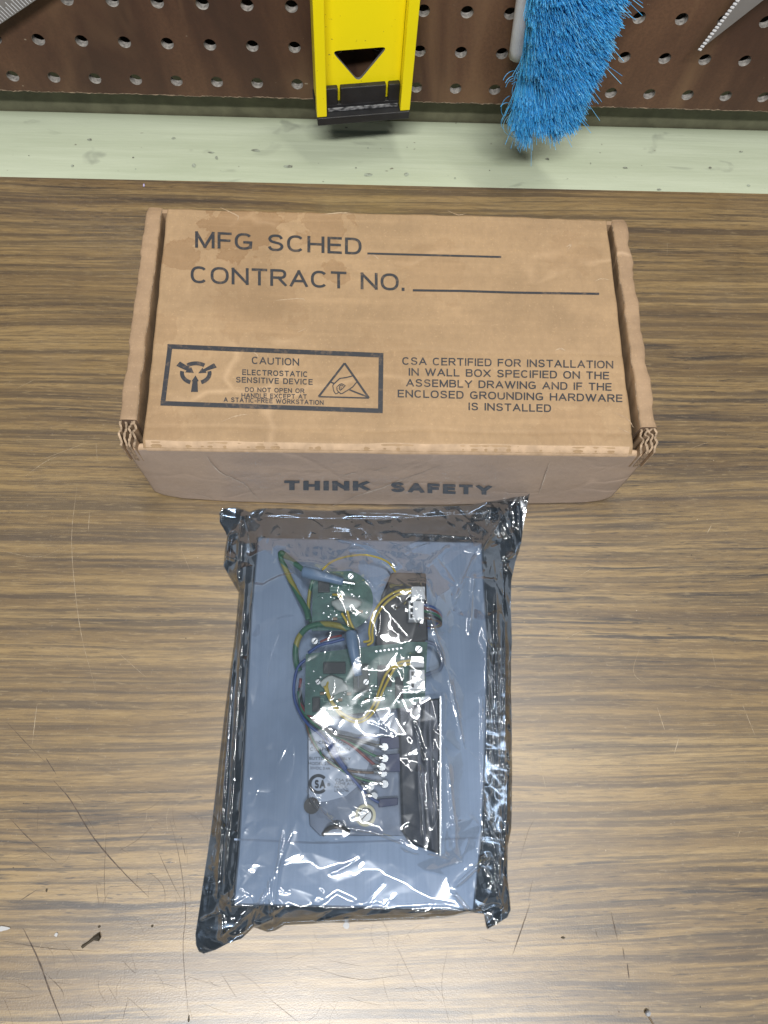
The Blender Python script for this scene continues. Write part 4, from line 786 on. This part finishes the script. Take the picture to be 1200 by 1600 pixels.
bottom = [(310, 1486), (318, 1490), (337, 1484), (356, 1474), (377, 1467), (390, 1455), (396, 1449), (418, 1456), (430, 1454), (444, 1446), (500, 1443), (620, 1438), (690, 1435), (739, 1426), (757, 1428), (761, 1451)]
left = [(343, 806), (343, 815), (352, 830), (355, 838), (351, 860), (349, 883), (358, 900), (373, 925), (366, 1000), (350, 1120), (335, 1250), (332, 1276), (328, 1308), (309, 1434), (305, 1460), (306, 1477), (310, 1486)]
NU, NV = 320, 460
def resamp(pts, n, axis):                          # by one image axis for even spacing
    P = np.array(pts, float); d = np.concatenate([[0], np.cumsum(np.linalg.norm(np.diff(P, axis=0), axis=1))]); ti = np.linspace(0, d[-1], n)
    return np.stack([np.interp(ti, d, P[:, 0]), np.interp(ti, d, P[:, 1])], 1)
e_t, e_b, e_l, e_r = resamp(top, NU, 0), resamp(bottom, NU, 0), resamp(left, NV, 1), resamp(right, NV, 1)
uu = np.linspace(0, 1, NU)[None, :, None]; vv = np.linspace(0, 1, NV)[:, None, None]
PX = ((1 - vv) * e_t[None] + vv * e_b[None] + (1 - uu) * e_l[:, None] + uu * e_r[:, None]
      - ((1 - uu) * (1 - vv) * e_t[0] + uu * (1 - vv) * e_t[-1] + (1 - uu) * vv * e_b[0] + uu * vv * e_b[-1]))
def at_arr(px, py, z):
    d = np.stack([(px - 600) / FOC, -(py - 800) / FOC, -np.ones_like(px)], -1) @ RC.T; t_ = (z - CAM[2]) / d[..., 2]; return CAM + d * t_[..., None]
XY = at_arr(PX[..., 0], PX[..., 1], np.zeros((NV, NU)) + 1.5)[..., :2]
def inpoly(xy, poly):
    x, y = xy[..., 0], xy[..., 1]; ins = np.zeros(x.shape, bool); n = len(poly); j = n - 1
    for i in range(n):
        (xi, yi), (xj, yj) = poly[i], poly[j]
        c_ = ((yi > y) != (yj > y)) & (x < (xj - xi) * (y - yi) / (yj - yi + 1e-12) + xi); ins ^= c_; j = i
    return ins
obst = np.full((NV, NU), 0.9)
for o in [c for c in FX.children_recursive if c.type == 'MESH']:       # height of everything under the film
    co = np.array([v_.co[:] for v_ in o.data.vertices]) / MM + FO
    if o.name.startswith(('wire', 'glue', 'crimp', 'pin', 'cable')):
        for p in co[::4]:
            m_ = (np.abs(XY[..., 0] - p[0]) < 1.2) & (np.abs(XY[..., 1] - p[1]) < 1.2); obst[m_] = np.maximum(obst[m_], p[2] + .5)
        continue
    if o.name.startswith(('label', 'ring', 'solder', 'copper', 'slot', 'screw_', 'washer', 'protective')): continue
    zt_ = co[:, 2].max()
    for poly in o.data.polygons:
        q = co[list(poly.vertices)]
        if poly.normal.z > 0.9 and q[:, 2].min() > zt_ - 0.6: m_ = inpoly(XY, q[:, :2]); obst[m_] = np.maximum(obst[m_], zt_ + 0.7)
obst = np.maximum.reduce([np.roll(np.roll(obst, a, 0), c_, 1) for a in (-1, 0, 1) for c_ in (-1, 0, 1)])
k_ = 10; ob8 = obst.copy()                         # the film bridges between wires instead of wrapping each one
for sh in range(1, k_): ob8 = np.maximum(ob8, np.maximum(np.roll(obst, sh, 0), np.roll(obst, -sh, 0)))
o2 = ob8.copy()
for sh in range(1, k_): ob8 = np.maximum(ob8, np.maximum(np.roll(o2, sh, 1), np.roll(o2, -sh, 1)))
for sh in range(60): ob8[1:-1, 1:-1] = 0.2 * (ob8[1:-1, 1:-1] + ob8[:-2, 1:-1] + ob8[2:, 1:-1] + ob8[1:-1, :-2] + ob8[1:-1, 2:])
inner = (PX[..., 0] > 430) & (PX[..., 0] < 700) & (PX[..., 1] > 855) & (PX[..., 1] < 1330)
obst = np.where(inner, np.maximum(ob8, obst), obst)
hgt = obst.copy()
ez = lambda P, f: np.array([f(*p) for p in P])
bz = np.full((NV, NU), np.nan)
bz[0, :] = 1.2 + 3.0 * np.abs(snoise(np.linspace(0, 9, NU), np.zeros(NU), 70)); bz[-1, :] = 1.0 + 1.3 * np.abs(snoise(np.linspace(0, 12, NU), np.zeros(NU), 71))
bz[:, 0] = 1.0 + 0.5 * np.abs(snoise(np.linspace(0, 12, NV), np.zeros(NV), 72)); bz[:, -1] = 1.4 + 3.4 * np.abs(snoise(np.linspace(0, 10, NV), np.zeros(NV), 73))
bz[0, -60:] += np.linspace(0, 9, 60); bz[:50, -1] += np.linspace(9, 0, 50)
B = ~np.isnan(bz)
def relax(hm, ob, it, load):
    for k in range(it):
        a = hm.copy(); a[1:-1, 1:-1] = 0.25 * (hm[:-2, 1:-1] + hm[2:, 1:-1] + hm[1:-1, :-2] + hm[1:-1, 2:]) - load
        hm = np.maximum(a, ob)
        hm[BB] = bzz[BB]
    return hm
# coarse to fine
lv = 4; oc = obst[:NV // lv * lv, :NU // lv * lv].reshape(NV // lv, lv, NU // lv, lv).max((1, 3)); hc = oc.copy(); bzz = bz[::lv, ::lv][:oc.shape[0], :oc.shape[1]].copy(); bzz[-1] = bz[-1, ::lv][:oc.shape[1]]; bzz[:, -1] = bz[::lv, -1][:oc.shape[0]]; BB = ~np.isnan(bzz)
hc = relax(hc, oc, 900, 0.035)
ii, jj = np.linspace(0, hc.shape[0] - 1.001, NV), np.linspace(0, hc.shape[1] - 1.001, NU); i0, j0 = ii.astype(int), jj.astype(int); fi, fj = (ii - i0)[:, None], (jj - j0)[None]
hgt = hc[i0][:, j0] * (1 - fi) * (1 - fj) + hc[i0 + 1][:, j0] * fi * (1 - fj) + hc[i0][:, j0 + 1] * (1 - fi) * fj + hc[i0 + 1][:, j0 + 1] * fi * fj
bzz, BB = bz, B; hgt = np.maximum(hgt, obst); hgt[B] = bz[B]; hgt = relax(hgt, obst, 350, 0.002)
for k in range(40): hgt[1:-1, 1:-1] = 0.5 * hgt[1:-1, 1:-1] + 0.125 * (hgt[:-2, 1:-1] + hgt[2:, 1:-1] + hgt[1:-1, :-2] + hgt[1:-1, 2:])
hgt = np.maximum(hgt, obst - .3)
# the tent falls into flat facets between sharp creases: sample it at scattered points and span triangles between them
from mathutils.geometry import delaunay_2d_cdt
sites = [(0, 0), (0, NU - 1), (NV - 1, 0), (NV - 1, NU - 1)]
for i in range(0, NV, 9): sites += [(i + rng.uniform(-2, 2) if 0 < i < NV - 4 else i, 0), (i + rng.uniform(-2, 2) if 0 < i < NV - 4 else i, NU - 1)]
for j in range(8, NU - 4, 9): sites += [(0, j), (NV - 1, j)]
for k in range(1500):
    i, j = rng.uniform(4, NV - 5), rng.uniform(4, NU - 5); pxx, pyy = PX[int(i), int(j)]
    hard = 460 < pxx < 720 and 850 < pyy < 1340; rim_ = pxx > 745 or pxx < 405 or pyy < 850 or pyy > 1330
    if rng.random() < (0.42 if hard else 0.75 if rim_ else 0.16): sites.append((i, j))
sites = [(min(max(a, 0), NV - 1), min(max(c_, 0), NU - 1)) for a, c_ in sites]
sv, se, sf, *_ = delaunay_2d_cdt([Vector(p) for p in sites], [], [], 0, 1e-5)
sv = np.array([tuple(v_) for v_ in sv]); hs = hgt[np.clip(sv[:, 0].round().astype(int), 0, NV - 1), np.clip(sv[:, 1].round().astype(int), 0, NU - 1)]
inn = (sv[:, 0] > 1) & (sv[:, 0] < NV - 2) & (sv[:, 1] > 1) & (sv[:, 1] < NU - 2)
pq = PX[np.clip(sv[:, 0].round().astype(int), 0, NV - 1), np.clip(sv[:, 1].round().astype(int), 0, NU - 1)]
calm = ((pq[:, 0] > 405) & (pq[:, 0] < 735) & (pq[:, 1] > 850) & (pq[:, 1] < 1415))
hs = hs + np.where(inn, rng.normal(0, 1, len(hs)) * np.where(calm, np.where((pq[:, 0] > 615) & (pq[:, 0] < 705) & (pq[:, 1] > 1080) & (pq[:, 1] < 1345), 0.34, 0.0) + np.where(pq[:, 1] > 1330, 0.035, np.where((pq[:, 1] > 1120) & (pq[:, 0] < 640), 0.06, 0.16)), 0.65) + np.where(calm, 0.3, 0.5), 0)
hs = np.where(inn & (pq[:, 0] < 405) & (pq[:, 1] > 935) & (pq[:, 1] < 1400), hgt[np.clip(sv[:, 0].round().astype(int), 0, NV - 1), np.clip(sv[:, 1].round().astype(int), 0, NU - 1)] + rng.normal(0, .15, len(hs)), hs)
fac = hgt.copy()
for f in sf:
    if len(f) != 3: continue
    a, c_, d_ = sv[f[0]], sv[f[1]], sv[f[2]]; i0_, i1_ = int(math.floor(min(a[0], c_[0], d_[0]))), int(math.ceil(max(a[0], c_[0], d_[0]))); j0_, j1_ = int(math.floor(min(a[1], c_[1], d_[1]))), int(math.ceil(max(a[1], c_[1], d_[1])))
    I, J = np.meshgrid(np.arange(i0_, min(i1_, NV - 1) + 1), np.arange(j0_, min(j1_, NU - 1) + 1), indexing='ij'); den = (c_[1] - d_[1]) * (a[0] - d_[0]) + (d_[0] - c_[0]) * (a[1] - d_[1])
    if abs(den) < 1e-9: continue
    l0 = ((c_[1] - d_[1]) * (I - d_[0]) + (d_[0] - c_[0]) * (J - d_[1])) / den; l1 = ((d_[1] - a[1]) * (I - d_[0]) + (a[0] - d_[0]) * (J - d_[1])) / den; l2 = 1 - l0 - l1
    m_ = (l0 > -1e-6) & (l1 > -1e-6) & (l2 > -1e-6); fac[I[m_], J[m_]] = (l0 * hs[f[0]] + l1 * hs[f[1]] + l2 * hs[f[2]])[m_]
for k in range(2): fac[1:-1, 1:-1] = 0.5 * fac[1:-1, 1:-1] + 0.125 * (fac[:-2, 1:-1] + fac[2:, 1:-1] + fac[1:-1, :-2] + fac[1:-1, 2:])
fac[B] = bz[B]; hgt = fac
# folds and crinkles
px, py = PX[..., 0], PX[..., 1]
def fold(x0, y0, x1_, y1_, amp, w, asym=1.0, bend=0.0):
    global wr
    L = math.hypot(x1_ - x0, y1_ - y0); ux, uy = (x1_ - x0) / L, (y1_ - y0) / L; t_ = ((px - x0) * ux + (py - y0) * uy) / L; s_ = (px - x0) * -uy + (py - y0) * ux - bend * np.sin(np.clip(t_, 0, 1) * math.pi)
    env = np.clip(np.minimum(t_, 1 - t_) * 5 + .0, 0, 1); env = env * env * (3 - 2 * env)
    wl = np.where(s_ < 0, w, w * asym); wr += amp * env * np.exp(-np.abs(s_) / wl)
wr = np.zeros((NV, NU))
for a in ((770, 900, 775, 1440, 3.4, 5, .5), (786, 960, 782, 1300, 2.6, 4, .6), (755, 990, 760, 1250, 2.0, 5, .5), (796, 1150, 778, 1430, 1.8, 3, 1.0), (745, 1060, 750, 1330, 1.2, 4, .4), (372, 930, 340, 1440, 2.6, 4, 1.2), (392, 840, 352, 1420, 1.8, 3, 1.8), (380, 800, 372, 930, 2.2, 4, 1),
          (445, 1285, 428, 1440, 1.6, 3, .6), (470, 1270, 400, 1440, 1.1, 4, .5), (335, 1470, 420, 1400, 2.4, 4, .7), (330, 1300, 356, 1296, 1.6, 5, .4), (330, 1270, 358, 1296, 1.4, 3, 1), (310, 1440, 350, 1420, 2.0, 4, .5), (352, 1480, 350, 1420, 2, 4, 1), (360, 1465, 440, 1425, 2.4, 4, .6), (395, 1450, 420, 1380, 1.8, 3, 1),
          (430, 1450, 424, 1360, 1.5, 3, 1), (760, 1330, 700, 1385, 2.6, 5, .5), (700, 1385, 735, 1425, 2.4, 4, .6), (745, 1260, 790, 1340, 2.8, 5, .7), (742, 1330, 790, 1430, 1.8, 4, 1), (480, 1225, 532, 1290, 2.2, 3, .7, 8), (532, 1290, 640, 1320, 1.6, 4, .6, -6), (560, 1430, 480, 1440, 1.2, 4, 1),
          (640, 900, 690, 1060, 1.6, 3, .5), (690, 1050, 720, 1180, 1.4, 3, 1), (700, 860, 660, 900, 1.8, 4, .6), (740, 870, 700, 960, 1.6, 4, .5), (735, 900, 725, 1010, 1.5, 4, .5), (790, 800, 740, 880, 2.4, 5, .6), (770, 790, 800, 850, 2.6, 5, .6), (800, 790, 812, 850, 2.0, 4, 1), (785, 880, 812, 860, 2.2, 4, .5), (785, 885, 805, 905, 2.0, 4, .5),
          (560, 860, 620, 905, 2.0, 5, .5), (520, 850, 600, 880, 1.2, 5, .5), (400, 870, 380, 800, 1.6, 3, 1), (350, 870, 372, 880, 2.2, 4, .5), (350, 840, 375, 835, 1.8, 3, 1), (620, 840, 760, 850, 1.0, 3, 1), (690, 1180, 705, 1330, 1.6, 4, .5), (650, 1190, 655, 1320, 2.0, 5, .6), (670, 1150, 668, 1300, 1.8, 4, .6), (640, 1130, 660, 1200, 1.4, 4, .6)):
    fold(*a)
for i in range(380):                               # random fine creases, denser by the rims and over the hardware
    r = rng.random()
    if r < .28: x, y = rng.uniform(740, 805), rng.uniform(790, 1440)
    elif r < .42: x, y = rng.uniform(380, 810), rng.uniform(785, 850)
    elif r < .54: x, y = rng.uniform(310, 460), rng.uniform(1340, 1480)
    elif r < .82: x, y = rng.uniform(480, 720), rng.uniform(850, 1340)
    else: x, y = rng.uniform(330, 800), rng.uniform(800, 1450)
    a = rng.normal(1.57, .5) if r < .28 else rng.uniform(0, 3.14); L = rng.uniform(10, 60) * (1 if r < .82 else 1.6)
    fold(x - L / 2 * math.cos(a), y - L / 2 * math.sin(a), x + L / 2 * math.cos(a), y + L / 2 * math.sin(a), rng.uniform(.10, .50) * rng.choice([1, 1, -1]), rng.uniform(1.6, 5), rng.uniform(.4, 1.4), rng.uniform(-4, 4))
facet = np.zeros_like(px)
for k in range(5):                                 # faceted crumple
    a = rng.uniform(0, 3.14, 2); f = rng.uniform(.025, .06); facet += np.abs(snoise((px * math.cos(a[0]) + py * math.sin(a[0])) * f, (py * math.cos(a[0]) - px * math.sin(a[0])) * f * .6, 80 + k)) * .5
edge_w = np.clip(1 - np.minimum.reduce([px - 350, 800 - px, py - 795, 1450 - py]) / 55, 0.12, 1)
core = np.exp(-(((px - 665) / 45) ** 2 + ((py - 1270) / 90) ** 2)) * .9 + np.exp(-(((px - 575) / 80) ** 2 + ((py - 885) / 30) ** 2)) * .6 + np.exp(-(((px - 770) / 50) ** 2 + ((py - 880) / 60) ** 2)) * .8
edge_w = np.clip((edge_w - .12) / .88, 0, 1)
wr += facet * np.clip(edge_w * .5 + core * .2, 0, 1.0) * 0.7
wr += 0.05 * snoise(px / 12, py / 15, 90) * np.clip(edge_w + core, 0, 1)
rim = np.clip(np.minimum.reduce([np.broadcast_to(np.arange(NU)[None], px.shape), np.broadcast_to(np.arange(NU)[None, ::-1], px.shape), np.broadcast_to(np.arange(NV)[:, None], px.shape), np.broadcast_to(np.arange(NV)[::-1, None], px.shape)]) / 9, 0, 1)
ZF = np.maximum(hgt + wr * (0.15 + .85 * rim), np.maximum(obst * 0 + .75, obst - .25)) + 0.15
P3 = np.stack([XY[..., 0], XY[..., 1], ZF], -1) - GO
grid_obj('front_film', P3, M_film, bag)
ZBk = 0.25 + 0.2 * np.abs(snoise(px / 20, py / 20, 95)) + np.where(rim < 1, (1 - rim) * np.clip(np.where(B, bz, hgt) - 1.0, 0, 12), 0) * 0.9
grid_obj('back_film', np.stack([XY[..., 0], XY[..., 1], np.minimum(ZBk, ZF - .2)], -1) - GO, M_filmb, bag)

# ------------------------------------------------------------------ small litter on the bench
M_twig = simple('dark_wood', (0.06, 0.045, 0.025), 0.8, var=0.4)
p0 = at(143, 1470, 0); b = MB(); b.tube(crom([at(128, 1480, .7) - p0, at(138, 1473, .8) - p0, at(147, 1466, .9) - p0, at(156, 1462, .9) - p0], 5), np.interp(np.arange(16), [0, 4, 10, 15], [.7, .5, .7, 1.3]), 7); b.tube([at(147, 1466, .9) - p0, at(152, 1468, .8) - p0, at(155, 1470, .7) - p0], [.8, .6, .3], 6)
o = b.build('wood_splinter', M_twig); o.location = [c_ * MM for c_ in p0]; tag(o, 'dark brown wood splinter lying on bench at lower left', 'splinter')
p0 = at(1011, 1582, 0); b = MB(); b.tube(crom([at(1012, 1587, .5) - p0, at(1017, 1594, .5) - p0, at(1023, 1604, .5) - p0], 4), .35, 6); o = thing('pin', 'small pin with round grey head on bench at lower right', 'pin', tuple(p0)); b.build('shaft', simple('rusty_shaft', (0.12, 0.08, 0.04), 0.6), o)
b = MB(); 
for i in range(8): b.cyl(at(1012, 1583, .05 + .28 * i) - p0, 1.25 * math.sin(.35 + i * .34), .29, 14, 0, 1.25 * math.sin(.35 + (i + 1) * .34) if i < 7 else .1)
b.build('head', simple('grey_bead', (0.45, 0.47, 0.50), 0.3), o, smooth=True)
M_fleck = simple('white_paint', (0.42, 0.42, 0.42), 0.6, var=0.1, bump=.4)
def fleck(px_, py_, rx, ry, label, mat=M_fleck, hh=.5, nm='paint_fleck', cat='paint fleck'):
    p = at(px_, py_, 0); b = MB(); k = 13; lo = [np.array([rx * rng.uniform(.6, 1.2) * math.cos(6.283 * j / k), ry * rng.uniform(.6, 1.2) * math.sin(6.283 * j / k), 0.04]) for j in range(k)]
    b.prism(lo, (0, 0, hh)); o = b.build(nm, mat, bevel=.12); o.location = [c_ * MM for c_ in p]; tag(o, label, cat, {'paint fleck': 'paint flecks on the bench', 'crumb': 'crumbs on the bench'}.get(cat))
fleck(6, 1451, 3.0, 1.1, 'larger white paint fleck on the bench at the left border'); fleck(88, 1460, .8, 1.0, 'small white paint fleck on the bench beside the wood splinter'); fleck(541, 1446, 1.5, 1.6, 'tiny white paint fleck just below the bottom rim of the bag', hh=.2)
fleck(155, 1448, .7, .5, 'dark round crumb on the bench above the wood splinter', M_twig, .5, 'crumb', 'crumb'); fleck(238, 1447, .6, .6, 'dark crumb between the wood splinter and the bag corner', M_twig, .5, 'crumb', 'crumb')
fleck(73, 1391, .5, 1.0, 'dark flat crumb beside the long scratches left of the bag', M_twig, .3, 'crumb', 'crumb'); fleck(295, 1592, .5, 1.3, 'black crumb at the bottom border of the bench', M_twig, .4, 'crumb', 'crumb'); fleck(880, 1465, 1.1, .45, 'dark brown crumb right of the bag on the pale bench sheen', M_twig, .3, 'crumb', 'crumb')
fleck(225, 290, .5, 1.4, 'tiny lilac shaving by the ledge at the rear bench edge', simple('lilac_plastic', (0.5, 0.45, 0.7), 0.5), .5, 'plastic_shaving', 'shaving')
